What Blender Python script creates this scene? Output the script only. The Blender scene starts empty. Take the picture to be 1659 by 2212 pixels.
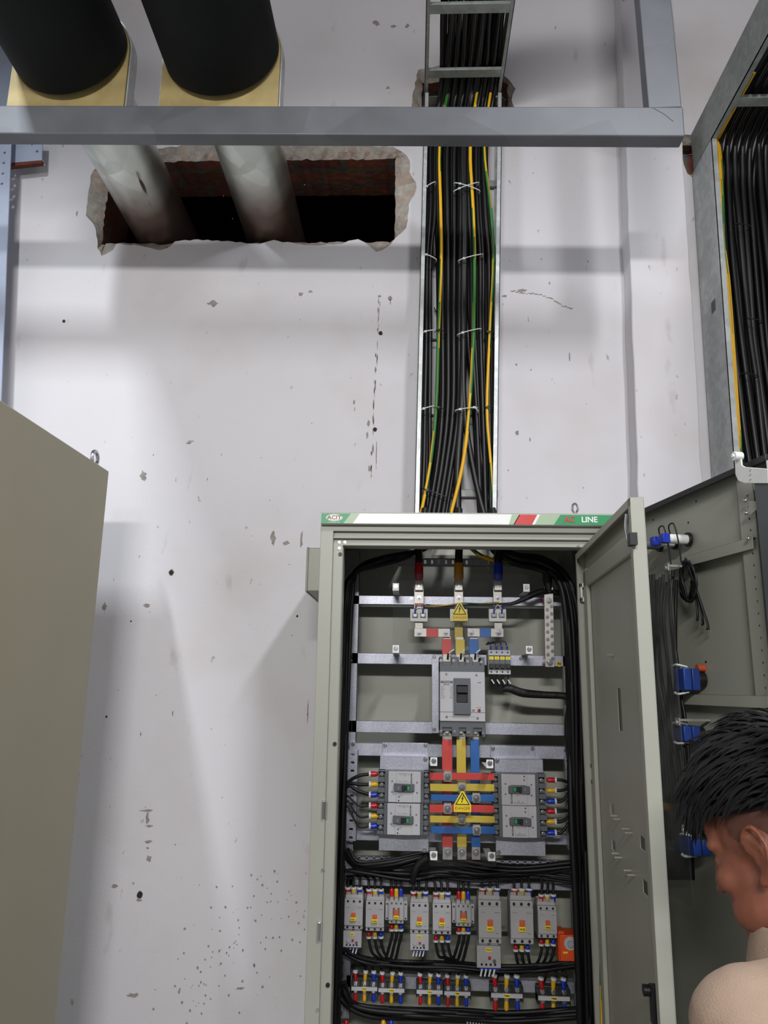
import bpy, math, random
from mathutils import Vector, Matrix, noise
from mathutils.geometry import tessellate_polygon
random.seed(7)
C = bpy.context.scene.collection
sc = bpy.context.scene
W, H, F = 1659.0, 2212.0, 1661.0
# ------------------------------------------------------------------ camera
zc = Vector((110, 7296, -F)).normalized()              # world up seen in camera space
yc = Vector((62, 0, -F)); yc.y = -(110*yc.x + F*F)/7296.0; yc.normalize()   # into the wall
yc = (yc - zc*yc.dot(zc)).normalized()
xc = yc.cross(zc).normalized()
RW = Matrix((xc, yc, zc))                               # rows: world axes in camera space -> cam to world
CAM = Vector((0.0, -2.7, 1.55))
cd = bpy.data.cameras.new('camera'); cam = bpy.data.objects.new('camera', cd); C.objects.link(cam)
cam.matrix_world = Matrix.Translation(CAM) @ RW.to_4x4()
cd.sensor_fit = 'VERTICAL'; cd.sensor_height = 36.0; cd.lens = 36.0*F/H; cd.clip_start = 0.02
sc.camera = cam
def ray(px, py): return (RW @ Vector((px-W/2, H/2-py, -F))).normalized()
def U(px, py, Y):
    d = ray(px, py); return CAM + d*((Y-CAM.y)/d.y)
def UZ(px, py, z):
    d = ray(px, py); return CAM + d*((z-CAM.z)/d.z)
def mpp(py, Y, px=900): return (U(px+10, py, Y)-U(px, py, Y)).x/10
# ------------------------------------------------------------------ world, lights, exposure
sc.view_settings.view_transform = 'Standard'; sc.view_settings.look = 'None'
sc.view_settings.exposure = 0.0; sc.view_settings.gamma = 1.0; sc.view_settings.use_curve_mapping = False
wd = bpy.data.worlds.new('world'); sc.world = wd; wd.use_nodes = True
wd.node_tree.nodes['Background'].inputs[0].default_value = (0.80, 0.84, 0.92, 1)
wd.node_tree.nodes['Background'].inputs[1].default_value = 0.16
def area(name, loc, target, sx, sy, power, col, spread=180):
    l = bpy.data.lights.new(name, 'AREA'); l.shape = 'RECTANGLE'; l.size = sx; l.size_y = sy
    l.energy = power; l.color = col; l.spread = math.radians(spread)
    o = bpy.data.objects.new(name, l); C.objects.link(o); o.location = loc
    o.rotation_euler = (Vector(target)-Vector(loc)).to_track_quat('-Z', 'Y').to_euler(); return o
area('ceiling_tube_light_left', (-1.55, -2.6, 4.3), (-1.55, -2.599, 2.0), 0.15, 0.8, 105, (0.90, 0.95, 1.0), 168)
area('ceiling_tube_light_right', (1.15, -3.1, 4.3), (1.15, -3.099, 2.0), 0.15, 1.1, 105, (0.95, 0.97, 1.0), 168)
area('fill_light_back', (-0.4, -6.0, 3.45), (-0.35, -2.4, 2.2), 1.6, 0.2, 165, (1.0, 0.98, 0.96))  # unseen fill light added from behind for the cabinet interior and pipes

# ------------------------------------------------------------------ materials
def lin(c):
    c = c/255.0; return c/12.92 if c <= 0.04045 else ((c+0.055)/1.055)**2.4
def mat(name, rgb, rough=0.5, metal=0.0, var=0.06, vscale=12, bump=0.0, bscale=60, spec=0.5, rvar=0.0, coat=0):
    m = bpy.data.materials.new(name); m.use_nodes = True; nt = m.node_tree; N = nt.nodes; L = nt.links
    b = N['Principled BSDF']; b.inputs['Roughness'].default_value = rough; b.inputs['Metallic'].default_value = metal
    b.inputs['Specular IOR Level'].default_value = spec
    if coat: b.inputs['Coat Weight'].default_value = coat
    col = tuple(lin(v) for v in rgb)
    tc = N.new('ShaderNodeTexCoord')
    n = N.new('ShaderNodeTexNoise'); n.inputs['Scale'].default_value = vscale; n.inputs['Detail'].default_value = 4
    L.new(tc.outputs['Object'], n.inputs['Vector'])
    r = N.new('ShaderNodeValToRGB'); e = r.color_ramp.elements
    e[0].position = 0.3; e[1].position = 0.7
    e[0].color = tuple(v*(1-var) for v in col)+(1,); e[1].color = tuple(min(1, v*(1+var)) for v in col)+(1,)
    L.new(n.outputs['Fac'], r.inputs['Fac']); L.new(r.outputs['Color'], b.inputs['Base Color'])
    if rvar:
        mr = N.new('ShaderNodeMapRange'); mr.inputs['To Min'].default_value = max(0, rough-rvar); mr.inputs['To Max'].default_value = min(1, rough+rvar)
        L.new(n.outputs['Fac'], mr.inputs['Value']); L.new(mr.outputs['Result'], b.inputs['Roughness'])
    if bump:
        n2 = N.new('ShaderNodeTexNoise'); n2.inputs['Scale'].default_value = bscale; n2.inputs['Detail'].default_value = 6
        L.new(tc.outputs['Object'], n2.inputs['Vector'])
        bp = N.new('ShaderNodeBump'); bp.inputs['Strength'].default_value = bump; bp.inputs['Distance'].default_value = 0.01
        L.new(n2.outputs['Fac'], bp.inputs['Height']); L.new(bp.outputs['Normal'], b.inputs['Normal'])
    return m
def wall_mat():
    m = mat('wall_paint', (204, 202, 206), 0.62, 0, 0.035, 1.3, 0.06, 90)
    nt = m.node_tree; N = nt.nodes; L = nt.links; b = N['Principled BSDF']
    tc = N.new('ShaderNodeTexCoord')
    src = b.inputs['Base Color'].links[0].from_socket
    def layer(src, scale, lo, hi, colr, amt, stretch=(1, 1, 1), det=3):
        mp = N.new('ShaderNodeMapping'); mp.inputs['Scale'].default_value = stretch
        L.new(tc.outputs['Object'], mp.inputs['Vector'])
        n = N.new('ShaderNodeTexNoise'); n.inputs['Scale'].default_value = scale; n.inputs['Detail'].default_value = det
        L.new(mp.outputs[0], n.inputs['Vector'])
        r = N.new('ShaderNodeMapRange'); r.inputs['From Min'].default_value = lo; r.inputs['From Max'].default_value = hi
        r.inputs['To Max'].default_value = amt; L.new(n.outputs['Fac'], r.inputs['Value'])
        mx = N.new('ShaderNodeMix'); mx.data_type = 'RGBA'; L.new(r.outputs[0], mx.inputs[0])
        L.new(src, mx.inputs[6]); mx.inputs[7].default_value = tuple(lin(v) for v in colr)+(1,)
        return mx.outputs[2]
    s = layer(src, 2.2, 0.52, 0.75, (176, 158, 146), 0.30)
    s = layer(s, 34, 0.70, 0.76, (95, 88, 84), 0.55, (1, 1, 0.55))
    s = layer(s, 9, 0.66, 0.74, (150, 132, 120), 0.30, (1.4, 1, 0.5), 6)
    L.new(s, b.inputs['Base Color']); return m
def brick_mat():
    m = mat('brick', (110, 62, 46), 0.9, 0, 0.2, 20, 0.5, 40)
    nt = m.node_tree; N = nt.nodes; L = nt.links; b = N['Principled BSDF']
    tc = N.new('ShaderNodeTexCoord')
    br = N.new('ShaderNodeTexBrick'); br.inputs['Scale'].default_value = 1.0
    br.inputs['Brick Width'].default_value = 0.2; br.inputs['Row Height'].default_value = 0.1; br.inputs['Mortar Size'].default_value = 0.011
    br.inputs['Color1'].default_value = (0.28, 0.10, 0.065, 1); br.inputs['Color2'].default_value = (0.42, 0.16, 0.10, 1)
    br.inputs['Mortar'].default_value = (0.2, 0.17, 0.15, 1)
    L.new(tc.outputs['Object'], br.inputs['Vector']); 
    n = N.new('ShaderNodeTexNoise'); n.inputs['Scale'].default_value = 25; n.inputs['Detail'].default_value = 6
    L.new(tc.outputs['Object'], n.inputs['Vector'])
    mx = N.new('ShaderNodeMix'); mx.data_type = 'RGBA'; mx.blend_type = 'MULTIPLY'; mx.inputs[0].default_value = 0.8
    L.new(br.outputs['Color'], mx.inputs[6]); L.new(n.outputs['Color'], mx.inputs[7])
    L.new(mx.outputs[2], b.inputs['Base Color']); return m
def galv_mat(name, rgb, rough=0.42, metal=0.75, scale=45):
    m = mat(name, rgb, rough, metal, 0.1, 8, 0, 1, rvar=0.08)
    nt = m.node_tree; N = nt.nodes; L = nt.links; b = N['Principled BSDF']
    tc = N.new('ShaderNodeTexCoord'); v = N.new('ShaderNodeTexVoronoi'); v.inputs['Scale'].default_value = scale
    L.new(tc.outputs['Object'], v.inputs['Vector'])
    bw = N.new('ShaderNodeRGBToBW'); L.new(v.outputs['Color'], bw.inputs[0])
    r = N.new('ShaderNodeMapRange'); r.inputs['To Min'].default_value = 0.8; r.inputs['To Max'].default_value = 1.12
    L.new(bw.outputs[0], r.inputs['Value'])
    mx = N.new('ShaderNodeMix'); mx.data_type = 'RGBA'; mx.blend_type = 'MULTIPLY'; mx.inputs[0].default_value = 1
    src = b.inputs['Base Color'].links[0].from_socket
    L.new(src, mx.inputs[6]); L.new(r.outputs[0], mx.inputs[7]); L.new(mx.outputs[2], b.inputs['Base Color']); return m
def acrylic_mat(name, rgb, gl=0.10, tint=0.93, lo=0.02):
    m = bpy.data.materials.new(name); m.use_nodes = True; nt = m.node_tree; N = nt.nodes; L = nt.links
    N.remove(N['Principled BSDF']); out = [n for n in N if n.type == 'OUTPUT_MATERIAL'][0]
    t = N.new('ShaderNodeBsdfTransparent'); t.inputs[0].default_value = (tint, tint, tint, 1)
    g = N.new('ShaderNodeBsdfGlossy'); g.inputs['Roughness'].default_value = 0.08; g.inputs[0].default_value = tuple(lin(v) for v in rgb)+(1,)
    fr = N.new('ShaderNodeFresnel'); fr.inputs[0].default_value = 1.49
    d = N.new('ShaderNodeBsdfDiffuse'); d.inputs[0].default_value = (0.5, 0.5, 0.5, 1)
    nn = N.new('ShaderNodeTexNoise'); nn.inputs['Scale'].default_value = 14; nn.inputs['Detail'].default_value = 5
    tc = N.new('ShaderNodeTexCoord'); L.new(tc.outputs['Object'], nn.inputs['Vector'])
    rr = N.new('ShaderNodeMapRange'); rr.inputs['From Min'].default_value = 0.35; rr.inputs['From Max'].default_value = 0.8; rr.inputs['To Min'].default_value = lo; rr.inputs['To Max'].default_value = gl
    L.new(nn.outputs['Fac'], rr.inputs['Value'])
    m1 = N.new('ShaderNodeMixShader'); L.new(rr.outputs[0], m1.inputs[0]); L.new(t.outputs[0], m1.inputs[1]); L.new(d.outputs[0], m1.inputs[2])
    ge = N.new('ShaderNodeNewGeometry'); fb = N.new('ShaderNodeMath'); fb.operation = 'MULTIPLY_ADD'; L.new(ge.outputs['Backfacing'], fb.inputs[0]); fb.inputs[1].default_value = -1; fb.inputs[2].default_value = 1
    fm = N.new('ShaderNodeMath'); fm.operation = 'MULTIPLY'; L.new(fr.outputs[0], fm.inputs[0]); L.new(fb.outputs[0], fm.inputs[1])
    m2 = N.new('ShaderNodeMixShader'); L.new(fm.outputs[0], m2.inputs[0]); L.new(m1.outputs[0], m2.inputs[1]); L.new(g.outputs[0], m2.inputs[2])
    L.new(m2.outputs[0], out.inputs[0]); return m
def pipe_mat():
    m = galv_mat('pipe_galvanised', (214, 220, 212), 0.33, 0.8, 9)
    nt = m.node_tree; N = nt.nodes; L = nt.links; b = N['Principled BSDF']
    tc = N.new('ShaderNodeTexCoord'); mp = N.new('ShaderNodeMapping'); mp.inputs['Scale'].default_value = (1, 0.12, 1)
    L.new(tc.outputs['Object'], mp.inputs['Vector'])
    src = b.inputs['Base Color'].links[0].from_socket
    n = N.new('ShaderNodeTexNoise'); n.inputs['Scale'].default_value = 26; n.inputs['Detail'].default_value = 2
    L.new(mp.outputs[0], n.inputs['Vector'])
    r = N.new('ShaderNodeMapRange'); r.inputs['From Min'].default_value = 0.68; r.inputs['From Max'].default_value = 0.72; L.new(n.outputs['Fac'], r.inputs['Value'])
    mx = N.new('ShaderNodeMix'); mx.data_type = 'RGBA'; L.new(r.outputs[0], mx.inputs[0]); L.new(src, mx.inputs[6]); mx.inputs[7].default_value = (0.03, 0.03, 0.03, 1)
    # heat and soot stain round the weld by the wall
    sx = N.new('ShaderNodeSeparateXYZ'); L.new(tc.outputs['Object'], sx.inputs[0])
    n3 = N.new('ShaderNodeTexNoise'); n3.inputs['Scale'].default_value = 7; L.new(tc.outputs['Object'], n3.inputs['Vector'])
    ad = N.new('ShaderNodeMath'); ad.operation = 'MULTIPLY_ADD'; L.new(n3.outputs['Fac'], ad.inputs[0]); ad.inputs[1].default_value = 0.22; L.new(sx.outputs['Y'], ad.inputs[2])
    r2 = N.new('ShaderNodeMapRange'); r2.inputs['From Min'].default_value = 0.46; r2.inputs['From Max'].default_value = 0.72; r2.inputs['To Max'].default_value = 0.95
    L.new(ad.outputs[0], r2.inputs['Value'])
    mx2 = N.new('ShaderNodeMix'); mx2.data_type = 'RGBA'; L.new(r2.outputs[0], mx2.inputs[0]); L.new(mx.outputs[2], mx2.inputs[6]); mx2.inputs[7].default_value = (0.16, 0.105, 0.085, 1)
    L.new(mx2.outputs[2], b.inputs['Base Color']); return m

M = {}
M['wall'] = wall_mat(); M['brick'] = brick_mat()
M['plaster'] = mat('broken_plaster', (162, 155, 146), 0.95, 0, 0.22, 30, 0.9, 35)
M['dust'] = mat('brick_dust_edge', (162, 146, 134), 0.95, 0, 0.2, 25, 0.6, 45)
M['dark'] = mat('unlit_black', (12, 13, 15), 0.95)
M['scuff'] = mat('grey_scuff', (142, 136, 132), 0.85, 0, 0.2, 60)
M['scuffl'] = mat('pale_scuff', (172, 163, 158), 0.8, 0, 0.1, 60)
M['hole'] = mat('drilled_hole', (45, 38, 34), 0.95)
M['ceil'] = mat('ceiling_paint', (105, 105, 106), 0.9); M['floor'] = mat('floor_concrete', (125, 123, 118), 0.8, 0, 0.15, 3)
M['beam'] = galv_mat('grey_steel', (104, 107, 112), 0.5, 0.25, 3)
M['galv'] = galv_mat('galvanised_sheet', (186, 190, 190), 0.4, 0.3); M['galvd'] = galv_mat('dull_galvanised', (150, 156, 152), 0.5, 0.25)
M['zinc'] = galv_mat('zinc_plate', (176, 178, 190), 0.38, 0.55, 300)
M['pipe'] = pipe_mat()
M['insul'] = mat('black_foam', (13, 16, 18), 0.75, 0, 0.2, 5, 0.1, 30, spec=0.25)
M['wood'] = mat('varnished_wood', (162, 145, 98), 0.45, 0, 0.18, 12)
M['cable'] = mat('black_cable', (12, 12, 14), 0.42, spec=0.5); M['cabin'] = mat('black_wire', (16, 16, 18), 0.5, spec=0.35)
M['tape'] = mat('black_tape', (12, 12, 13), 0.6, 0, 0.1, 40, 0.3, 60)
M['yel'] = mat('yellow_cable', (226, 174, 22), 0.4); M['grn'] = mat('green_cable', (44, 110, 44), 0.4)
M['tie'] = mat('white_nylon', (190, 195, 195), 0.4); M['tieb'] = mat('black_nylon', (18, 18, 20), 0.4)
M['cab'] = mat('cabinet_paint', (159, 160, 149), 0.42, 0, 0.02, 5, 0.04, 500)
M['cabold'] = mat('cabinet_paint_olive', (150, 144, 122), 0.38, 0, 0.06, 1.5, 0.03, 400)
M['white'] = mat('white_paint', (226, 228, 226), 0.35); M['green'] = mat('green_print', (28, 138, 84), 0.4)
M['pgreen'] = mat('pale_green_print', (158, 180, 150), 0.4); M['red'] = mat('red_print', (196, 40, 40), 0.4); M['darkred'] = mat('dark_red_print', (130, 20, 30), 0.4)
M['sred'] = mat('red_sleeve', (205, 62, 56), 0.42); M['syel'] = mat('yellow_sleeve', (206, 180, 62), 0.42); M['sblu'] = mat('blue_sleeve', (30, 96, 170), 0.42)
M['bred'] = mat('red_boot', (176, 24, 34), 0.28); M['byel'] = mat('yellow_boot', (206, 160, 30), 0.3); M['bblu'] = mat('blue_boot', (24, 52, 168), 0.28)
M['dblue'] = mat('dark_blue_plastic', (26, 56, 128), 0.45); M['amber'] = mat('amber_boot', (196, 134, 22), 0.35)
M['cu'] = mat('tinned_bar', (176, 172, 166), 0.38, 0.6, 0.1, 20); M['screw'] = mat('zinc_screw', (200, 200, 205), 0.22, 0.95)
M['dgrey'] = mat('dark_grey_plastic', (84, 88, 92), 0.5); M['lgrey'] = mat('light_grey_plastic', (178, 177, 181), 0.5); M['cgrey'] = mat('shaded_contactor_plastic', (160, 158, 160), 0.5); M['smoke'] = mat('dark_smoky_plastic', (42, 46, 46), 0.3)  # contactor grey is toned down to carry the shade low in the cabinet
M['mgrey'] = mat('grey_plastic', (158, 158, 160), 0.5); M['blk'] = mat('black_plastic', (18, 19, 21), 0.45)
M['ink'] = mat('black_ink', (20, 20, 20), 0.6); M['gink'] = mat('grey_ink', (110, 110, 112), 0.6)
M['ora'] = mat('orange_plastic', (196, 84, 40), 0.45); M['tag'] = mat('yellow_label', (232, 208, 40), 0.45)
M['gtoggle'] = mat('green_toggle', (30, 150, 84), 0.4); M['orabody'] = mat('orange_housing', (214, 76, 24), 0.5)
M['clear'] = acrylic_mat('clear_acrylic', (235, 240, 245), 0.015, 0.97, 0.0); M['smoky'] = acrylic_mat('scratched_acrylic', (200, 205, 210), 0.10, 0.88, 0.03)
M['skin'] = mat('skin', (128, 76, 56), 0.5, 0, 0.08, 20, 0.05, 300); M['skin'].node_tree.nodes['Principled BSDF'].inputs['Subsurface Weight'].default_value = 0.08
M['stubble'] = mat('shaved_hair', (86, 54, 42), 0.7, 0, 0.12, 80)
M['hair'] = mat('black_hair', (8, 8, 9), 0.62, 0, 0.2, 60, spec=0.3)
M['shirt'] = mat('beige_cloth', (156, 134, 116), 0.85, 0, 0.05, 30, 0.3, 600); M['trouser'] = mat('navy_cloth', (34, 44, 78), 0.9, 0, 0.1, 30, 0.2, 600)
M['shoe'] = mat('black_leather', (20, 20, 20), 0.5); M['eyew'] = mat('eye_white', (230, 226, 220), 0.2); M['iris'] = mat('dark_iris', (30, 18, 12), 0.2)
M['blueplate'] = mat('primer_blue_plate', (170, 180, 200), 0.4, 0.3, 0.1, 6); M['rust'] = mat('rust', (96, 50, 34), 0.9, 0, 0.3, 40)

# ------------------------------------------------------------------ mesh helpers
class MB:
    def __init__(s, m=None): s.v = []; s.f = []; s.mi = []; s.M = m
    def add(s, vs, fs, mi=0):
        o = len(s.v)
        for p in vs: s.v.append(tuple(s.M @ Vector(p)) if s.M else tuple(p))
        for f in fs: s.f.append([i+o for i in f]); s.mi.append(mi)
        return s
    def box(s, x0, x1, y0, y1, z0, z1, mi=0):
        v = [(x, y, z) for z in (z0, z1) for y in (y0, y1) for x in (x0, x1)]
        return s.add(v, [(0, 2, 3, 1), (4, 5, 7, 6), (0, 1, 5, 4), (2, 6, 7, 3), (0, 4, 6, 2), (1, 3, 7, 5)], mi)
    def cbox(s, cx, cy, cz, sx, sy, sz, mi=0): return s.box(cx-sx/2, cx+sx/2, cy-sy/2, cy+sy/2, cz-sz/2, cz+sz/2, mi)
    def cyl(s, p0, p1, r, n=16, mi=0, r2=None, cap=True):
        p0 = Vector(p0); p1 = Vector(p1); r2 = r if r2 is None else r2
        d = (p1-p0).normalized(); a = d.orthogonal().normalized(); b = d.cross(a)
        vs = []; 
        for p, q in ((p0, r), (p1, r2)):
            for i in range(n):
                t = 2*math.pi*i/n; vs.append(p + a*math.cos(t)*q + b*math.sin(t)*q)
        fs = [(i, (i+1) % n, n+(i+1) % n, n+i) for i in range(n)]
        if cap: fs += [tuple(range(n-1, -1, -1)), tuple(range(n, 2*n))]
        return s.add(vs, fs, mi)
    def tube(s, pts, r, n=8, mi=0, sub=6, stripe=None, rad=None, seed=0):
        P = [Vector(p) for p in pts]
        Q = []; RR = []
        rad = rad or [r]*len(P)
        if len(P) == 2: Q = P; RR = rad
        else:
            E = [P[0]*2-P[1]]+P+[P[-1]*2-P[-2]]
            for i in range(1, len(E)-2):
                p0, p1, p2, p3 = E[i-1:i+3]
                for k in range(sub):
                    t = k/sub
                    Q.append(0.5*((2*p1)+(p2-p0)*t+(2*p0-5*p1+4*p2-p3)*t*t+(3*p1-p0-3*p2+p3)*t**3))
                    RR.append(rad[i-1]*(1-t)+rad[i]*t)
            Q.append(P[-1]); RR.append(rad[-1])
        T = [(Q[min(i+1, len(Q)-1)]-Q[max(i-1, 0)]).normalized() for i in range(len(Q))]
        a = T[0].orthogonal().normalized(); vs = []
        for i, q in enumerate(Q):
            a = (a-T[i]*a.dot(T[i])).normalized(); b = T[i].cross(a)
            for k in range(n):
                t = 2*math.pi*k/n; vs.append(q+(a*math.cos(t)+b*math.sin(t))*RR[i])
        o = len(s.v); s.add(vs, [])
        for i in range(len(Q)-1):
            for k in range(n):
                s.f.append([o+i*n+k, o+i*n+(k+1) % n, o+(i+1)*n+(k+1) % n, o+(i+1)*n+k])
                s.mi.append(mi if stripe is None or ((k+seed+int(i*0.35)) % n) >= n//2 else stripe)
        s.f.append([o+k for k in range(n-1, -1, -1)]); s.mi.append(mi)
        s.f.append([o+(len(Q)-1)*n+k for k in range(n)]); s.mi.append(mi)
        return s
    def ell(s, c, r, n=16, mi=0, rot=None):
        c = Vector(c); vs = []; fs = []; m = n//2
        for j in range(m+1):
            ph = math.pi*j/m
            for i in range(n):
                t = 2*math.pi*i/n
                p = Vector((r[0]*math.sin(ph)*math.cos(t), r[1]*math.sin(ph)*math.sin(t), r[2]*math.cos(ph)))
                if rot: p = rot @ p
                vs.append(c+p)
        for j in range(m):
            for i in range(n): fs.append((j*n+i, (j+1)*n+i, (j+1)*n+(i+1) % n, j*n+(i+1) % n))
        return s.add(vs, fs, mi)
    def prism(s, outer, y0, y1, holes=(), mi=0, side=None, plane='xz'):
        """polygon in x,z (or other plane) given thickness from y0 (front) to y1"""
        def P(a, b, t): return {'xz': (a, t, b), 'yz': (t, a, b), 'xy': (a, b, t)}[plane]
        loops = [list(outer)]+[list(h) for h in holes]
        tris = tessellate_polygon([[Vector((p[0], p[1], 0)) for p in l] for l in loops])
        flat = [p for l in loops for p in l]; n = len(flat)
        side = mi if side is None else side
        o = len(s.v); s.add([P(p[0], p[1], y0) for p in flat]+[P(p[0], p[1], y1) for p in flat], [])
        for t in tris:
            s.f.append([o+i for i in t]); s.mi.append(mi); s.f.append([o+n+i for i in reversed(t)]); s.mi.append(mi)
        k = 0
        for l in loops:
            for i in range(len(l)):
                a = k+i; b = k+(i+1) % len(l)
                s.f.append([o+a, o+b, o+n+b, o+n+a]); s.mi.append(side)
            k += len(l)
        return s
    def build(s, name, mats, parent=None, bevel=0, smooth=True, seg=2, ang=32, label=None, recalc=True):
        me = bpy.data.meshes.new(name)
        org = ORG.get(parent.name, Vector((0, 0, 0))) if parent else Vector((0, 0, 0))
        me.from_pydata([Vector(v)-org for v in s.v], [], s.f)
        if not isinstance(mats, (list, tuple)): mats = [mats]
        for m in mats: me.materials.append(M[m])
        for p, i in zip(me.polygons, s.mi): p.material_index = i
        if recalc:
            import bmesh
            bm = bmesh.new(); bm.from_mesh(me); bmesh.ops.recalc_face_normals(bm, faces=bm.faces); bm.to_mesh(me); bm.free()
        if smooth:
            me.shade_smooth(); me.set_sharp_from_angle(angle=math.radians(ang))
        o = bpy.data.objects.new(name, me); C.objects.link(o)
        if parent: o.parent = parent; ORG[o.name] = org
        if bevel:
            b = o.modifiers.new('bevel', 'BEVEL'); b.width = bevel; b.segments = seg; b.limit_method = 'ANGLE'; b.angle_limit = math.radians(50); b.harden_normals = False
        if label: o['label'] = label
        return o
ORG = {}
def thing(name, label, cat, loc=(0, 0, 0), group=None, own=True):
    o = bpy.data.objects.new(name, None); C.objects.link(o); o.empty_display_size = 0.05
    o.location = loc; o['label'] = label; o['category'] = cat
    if group: o['group'] = group
    ORG[o.name] = Vector(loc) if own else Vector((0, 0, 0)); return o
def tag(o, label, cat, group=None, kind=None):
    o['label'] = label; o['category'] = cat
    if group: o['group'] = group
    if kind: o['kind'] = kind
    return o
def struct(o): o['kind'] = 'structure'; return o
def dup(root, loc, label=None, group=None, scale=None, rz=None):
    r = root.copy(); C.objects.link(r); r.location = loc
    if label: r['label'] = label
    if group: r['group'] = group
    if scale: r.scale = scale
    if rz is not None: r.rotation_euler = rz
    def rec(src, dst):
        for ch in list(src.children):
            c = ch.copy(); C.objects.link(c); c.parent = dst; rec(ch, c)
    rec(root, r); return r
def text(body, size, mx, m, name, parent=None, ext=0.0004, sx=1.0, bold=0.0):
    cu = bpy.data.curves.new('t', 'FONT'); cu.body = body; cu.size = size; cu.extrude = ext; cu.align_x = 'CENTER'; cu.align_y = 'CENTER'; cu.offset = bold
    cu.resolution_u = 3
    t = bpy.data.objects.new('t', cu); C.objects.link(t); bpy.context.view_layer.update()
    me = bpy.data.meshes.new_from_object(t.evaluated_get(bpy.context.evaluated_depsgraph_get()))
    bpy.data.objects.remove(t); bpy.data.curves.remove(cu)
    org = ORG.get(parent.name, Vector((0, 0, 0))) if parent else Vector((0, 0, 0))
    me.transform(Matrix.Translation(-org) @ mx @ Matrix.Rotation(math.pi/2, 4, 'X') @ Matrix.Diagonal((sx, 1, 1, 1)))
    me.materials.clear(); me.materials.append(M[m])
    o = bpy.data.objects.new(name, me); C.objects.link(o)
    if parent: o.parent = parent; ORG[o.name] = org
    return o
def T(x, y, z): return Matrix.Translation((x, y, z))
def screw_mb(b, x, y, z, r=0.0045, mi=0, d=0.004):
    b.cyl((x, y, z), (x, y-d*0.5, z), r*1.35, 14, mi); b.cyl((x, y-d*0.5, z), (x, y-d*1.3, z), r, 12, mi, r2=r*0.75)
def circ(cx, cz, r, n=14, rz=None): return [(cx+r*math.cos(2*math.pi*i/n), cz+(rz or r)*math.sin(2*math.pi*i/n)) for i in range(n)]
def slot(cx, cz, w, h):
    if h >= w:
        r = w/2; a = [(cx+r*math.cos(t), cz+(h/2-r)+r*math.sin(t)) for t in [math.pi*i/6 for i in range(7)]]
        return a+[(cx-r*math.cos(t), cz-(h/2-r)-r*math.sin(t)) for t in [math.pi*i/6 for i in range(7)]]
    r = h/2; a = [(cx+(w/2-r)+r*math.sin(t), cz+r*math.cos(t)) for t in [math.pi*i/6 for i in range(7)]]
    return a+[(cx-(w/2-r)-r*math.sin(t), cz-r*math.cos(t)) for t in [math.pi*i/6 for i in range(7)]]

# ------------------------------------------------------------------ room shell
XL, XR, ZT = -3.2, 3.0, 4.95
def densify(pts, step, jit, closed=True):
    out = []
    n = len(pts)
    for i in range(n if closed else n-1):
        a = Vector(pts[i]); b = Vector(pts[(i+1) % n]); k = max(1, int((b-a).length/step))
        for j in range(k):
            p = a.lerp(b, j/k); out.append((p.x+random.uniform(-jit, jit), p.y+random.uniform(-jit, jit)))
    return out
def pxp(l, Y=0.0): return [(U(x, y, Y).x, U(x, y, Y).z) for x, y in l]
h1 = densify(pxp([(196, 380), (192, 420), (185, 465), (207, 490), (212, 535), (220, 553), (243, 541), (252, 527), (300, 530), (345, 541), (366, 534), (378, 522), (430, 517), (480, 521), (560, 527), (590, 519), (650, 528), (700, 529), (740, 525), (775, 515), (790, 524), (812, 543), (835, 536), (856, 514), (876, 494), (882, 465), (885, 440), (897, 412), (899, 392), (884, 372), (886, 346), (868, 328), (850, 318), (760, 312), (640, 314), (500, 310), (400, 314), (340, 322), (255, 330), (215, 350)]), 0.018, 0.0035)
r1 = pxp([(232, 338), (852, 338), (852, 512), (236, 512)])
h2 = densify(pxp([(903, 152), (896, 190), (889, 228), (903, 262), (930, 285), (1085, 285), (1108, 262), (1111, 235), (1106, 215), (1114, 192), (1102, 172), (1085, 158), (1060, 140), (960, 140)]), 0.018, 0.004)
r2 = pxp([(912, 165), (1098, 168), (1098, 270), (912, 268)])
h3 = densify(pxp([(1470, 292), (1530, 286), (1530, 350), (1516, 382), (1498, 386), (1484, 374), (1474, 345)]), 0.018, 0.003)
r3 = pxp([(1474, 304), (1524, 300), (1520, 365), (1484, 362)])
wb = MB()
wb.prism([(XL, 0), (XR, 0), (XR, ZT), (XL, ZT)], 0, 0.001, [h1, h2, h3])
def nearest_rect(p, R, w):
    xs = [q[0] for q in R]; zs = [q[1] for q in R]; x0, x1, z0, z1 = min(xs), max(xs), min(zs), max(zs)
    return (min(max(p[0], x0), x1), min(max(p[1], z0), z1))
def reveal(b, hole, R, depth):
    n = len(hole); mid = []
    for p in hole:
        q = nearest_rect(p, R, 0); 
        # push interior-sided points to the rectangle boundary
        q = (q[0]+random.uniform(-.003, .003), q[1]+random.uniform(-.003, .003)); mid.append(q)
    half = [((p[0]*0.45+q[0]*0.55)+random.uniform(-.004, .004), (p[1]*0.45+q[1]*0.55)+random.uniform(-.004, .004)) for p, q in zip(hole, mid)]
    o = len(b.v)
    b.add([(p[0], 0, p[1]) for p in hole]+[(p[0], 0.014+random.uniform(0, .006), p[1]) for p in half]+[(q[0], 0.03+random.uniform(0, .01), q[1]) for q in mid]+[(q[0], depth, q[1]) for q in mid], [])
    for i in range(n):
        j = (i+1) % n
        b.f.append([o+i, o+j, o+n+j, o+n+i]); b.mi.append(1 if random.random() < .8 else 2)
        b.f.append([o+n+i, o+n+j, o+2*n+j, o+2*n+i]); b.mi.append(1 if random.random() < .6 else 2)
        b.f.append([o+2*n+i, o+2*n+j, o+3*n+j, o+3*n+i]); b.mi.append(3)
    return mid
reveal(wb, h1, r1, 0.27)
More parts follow.
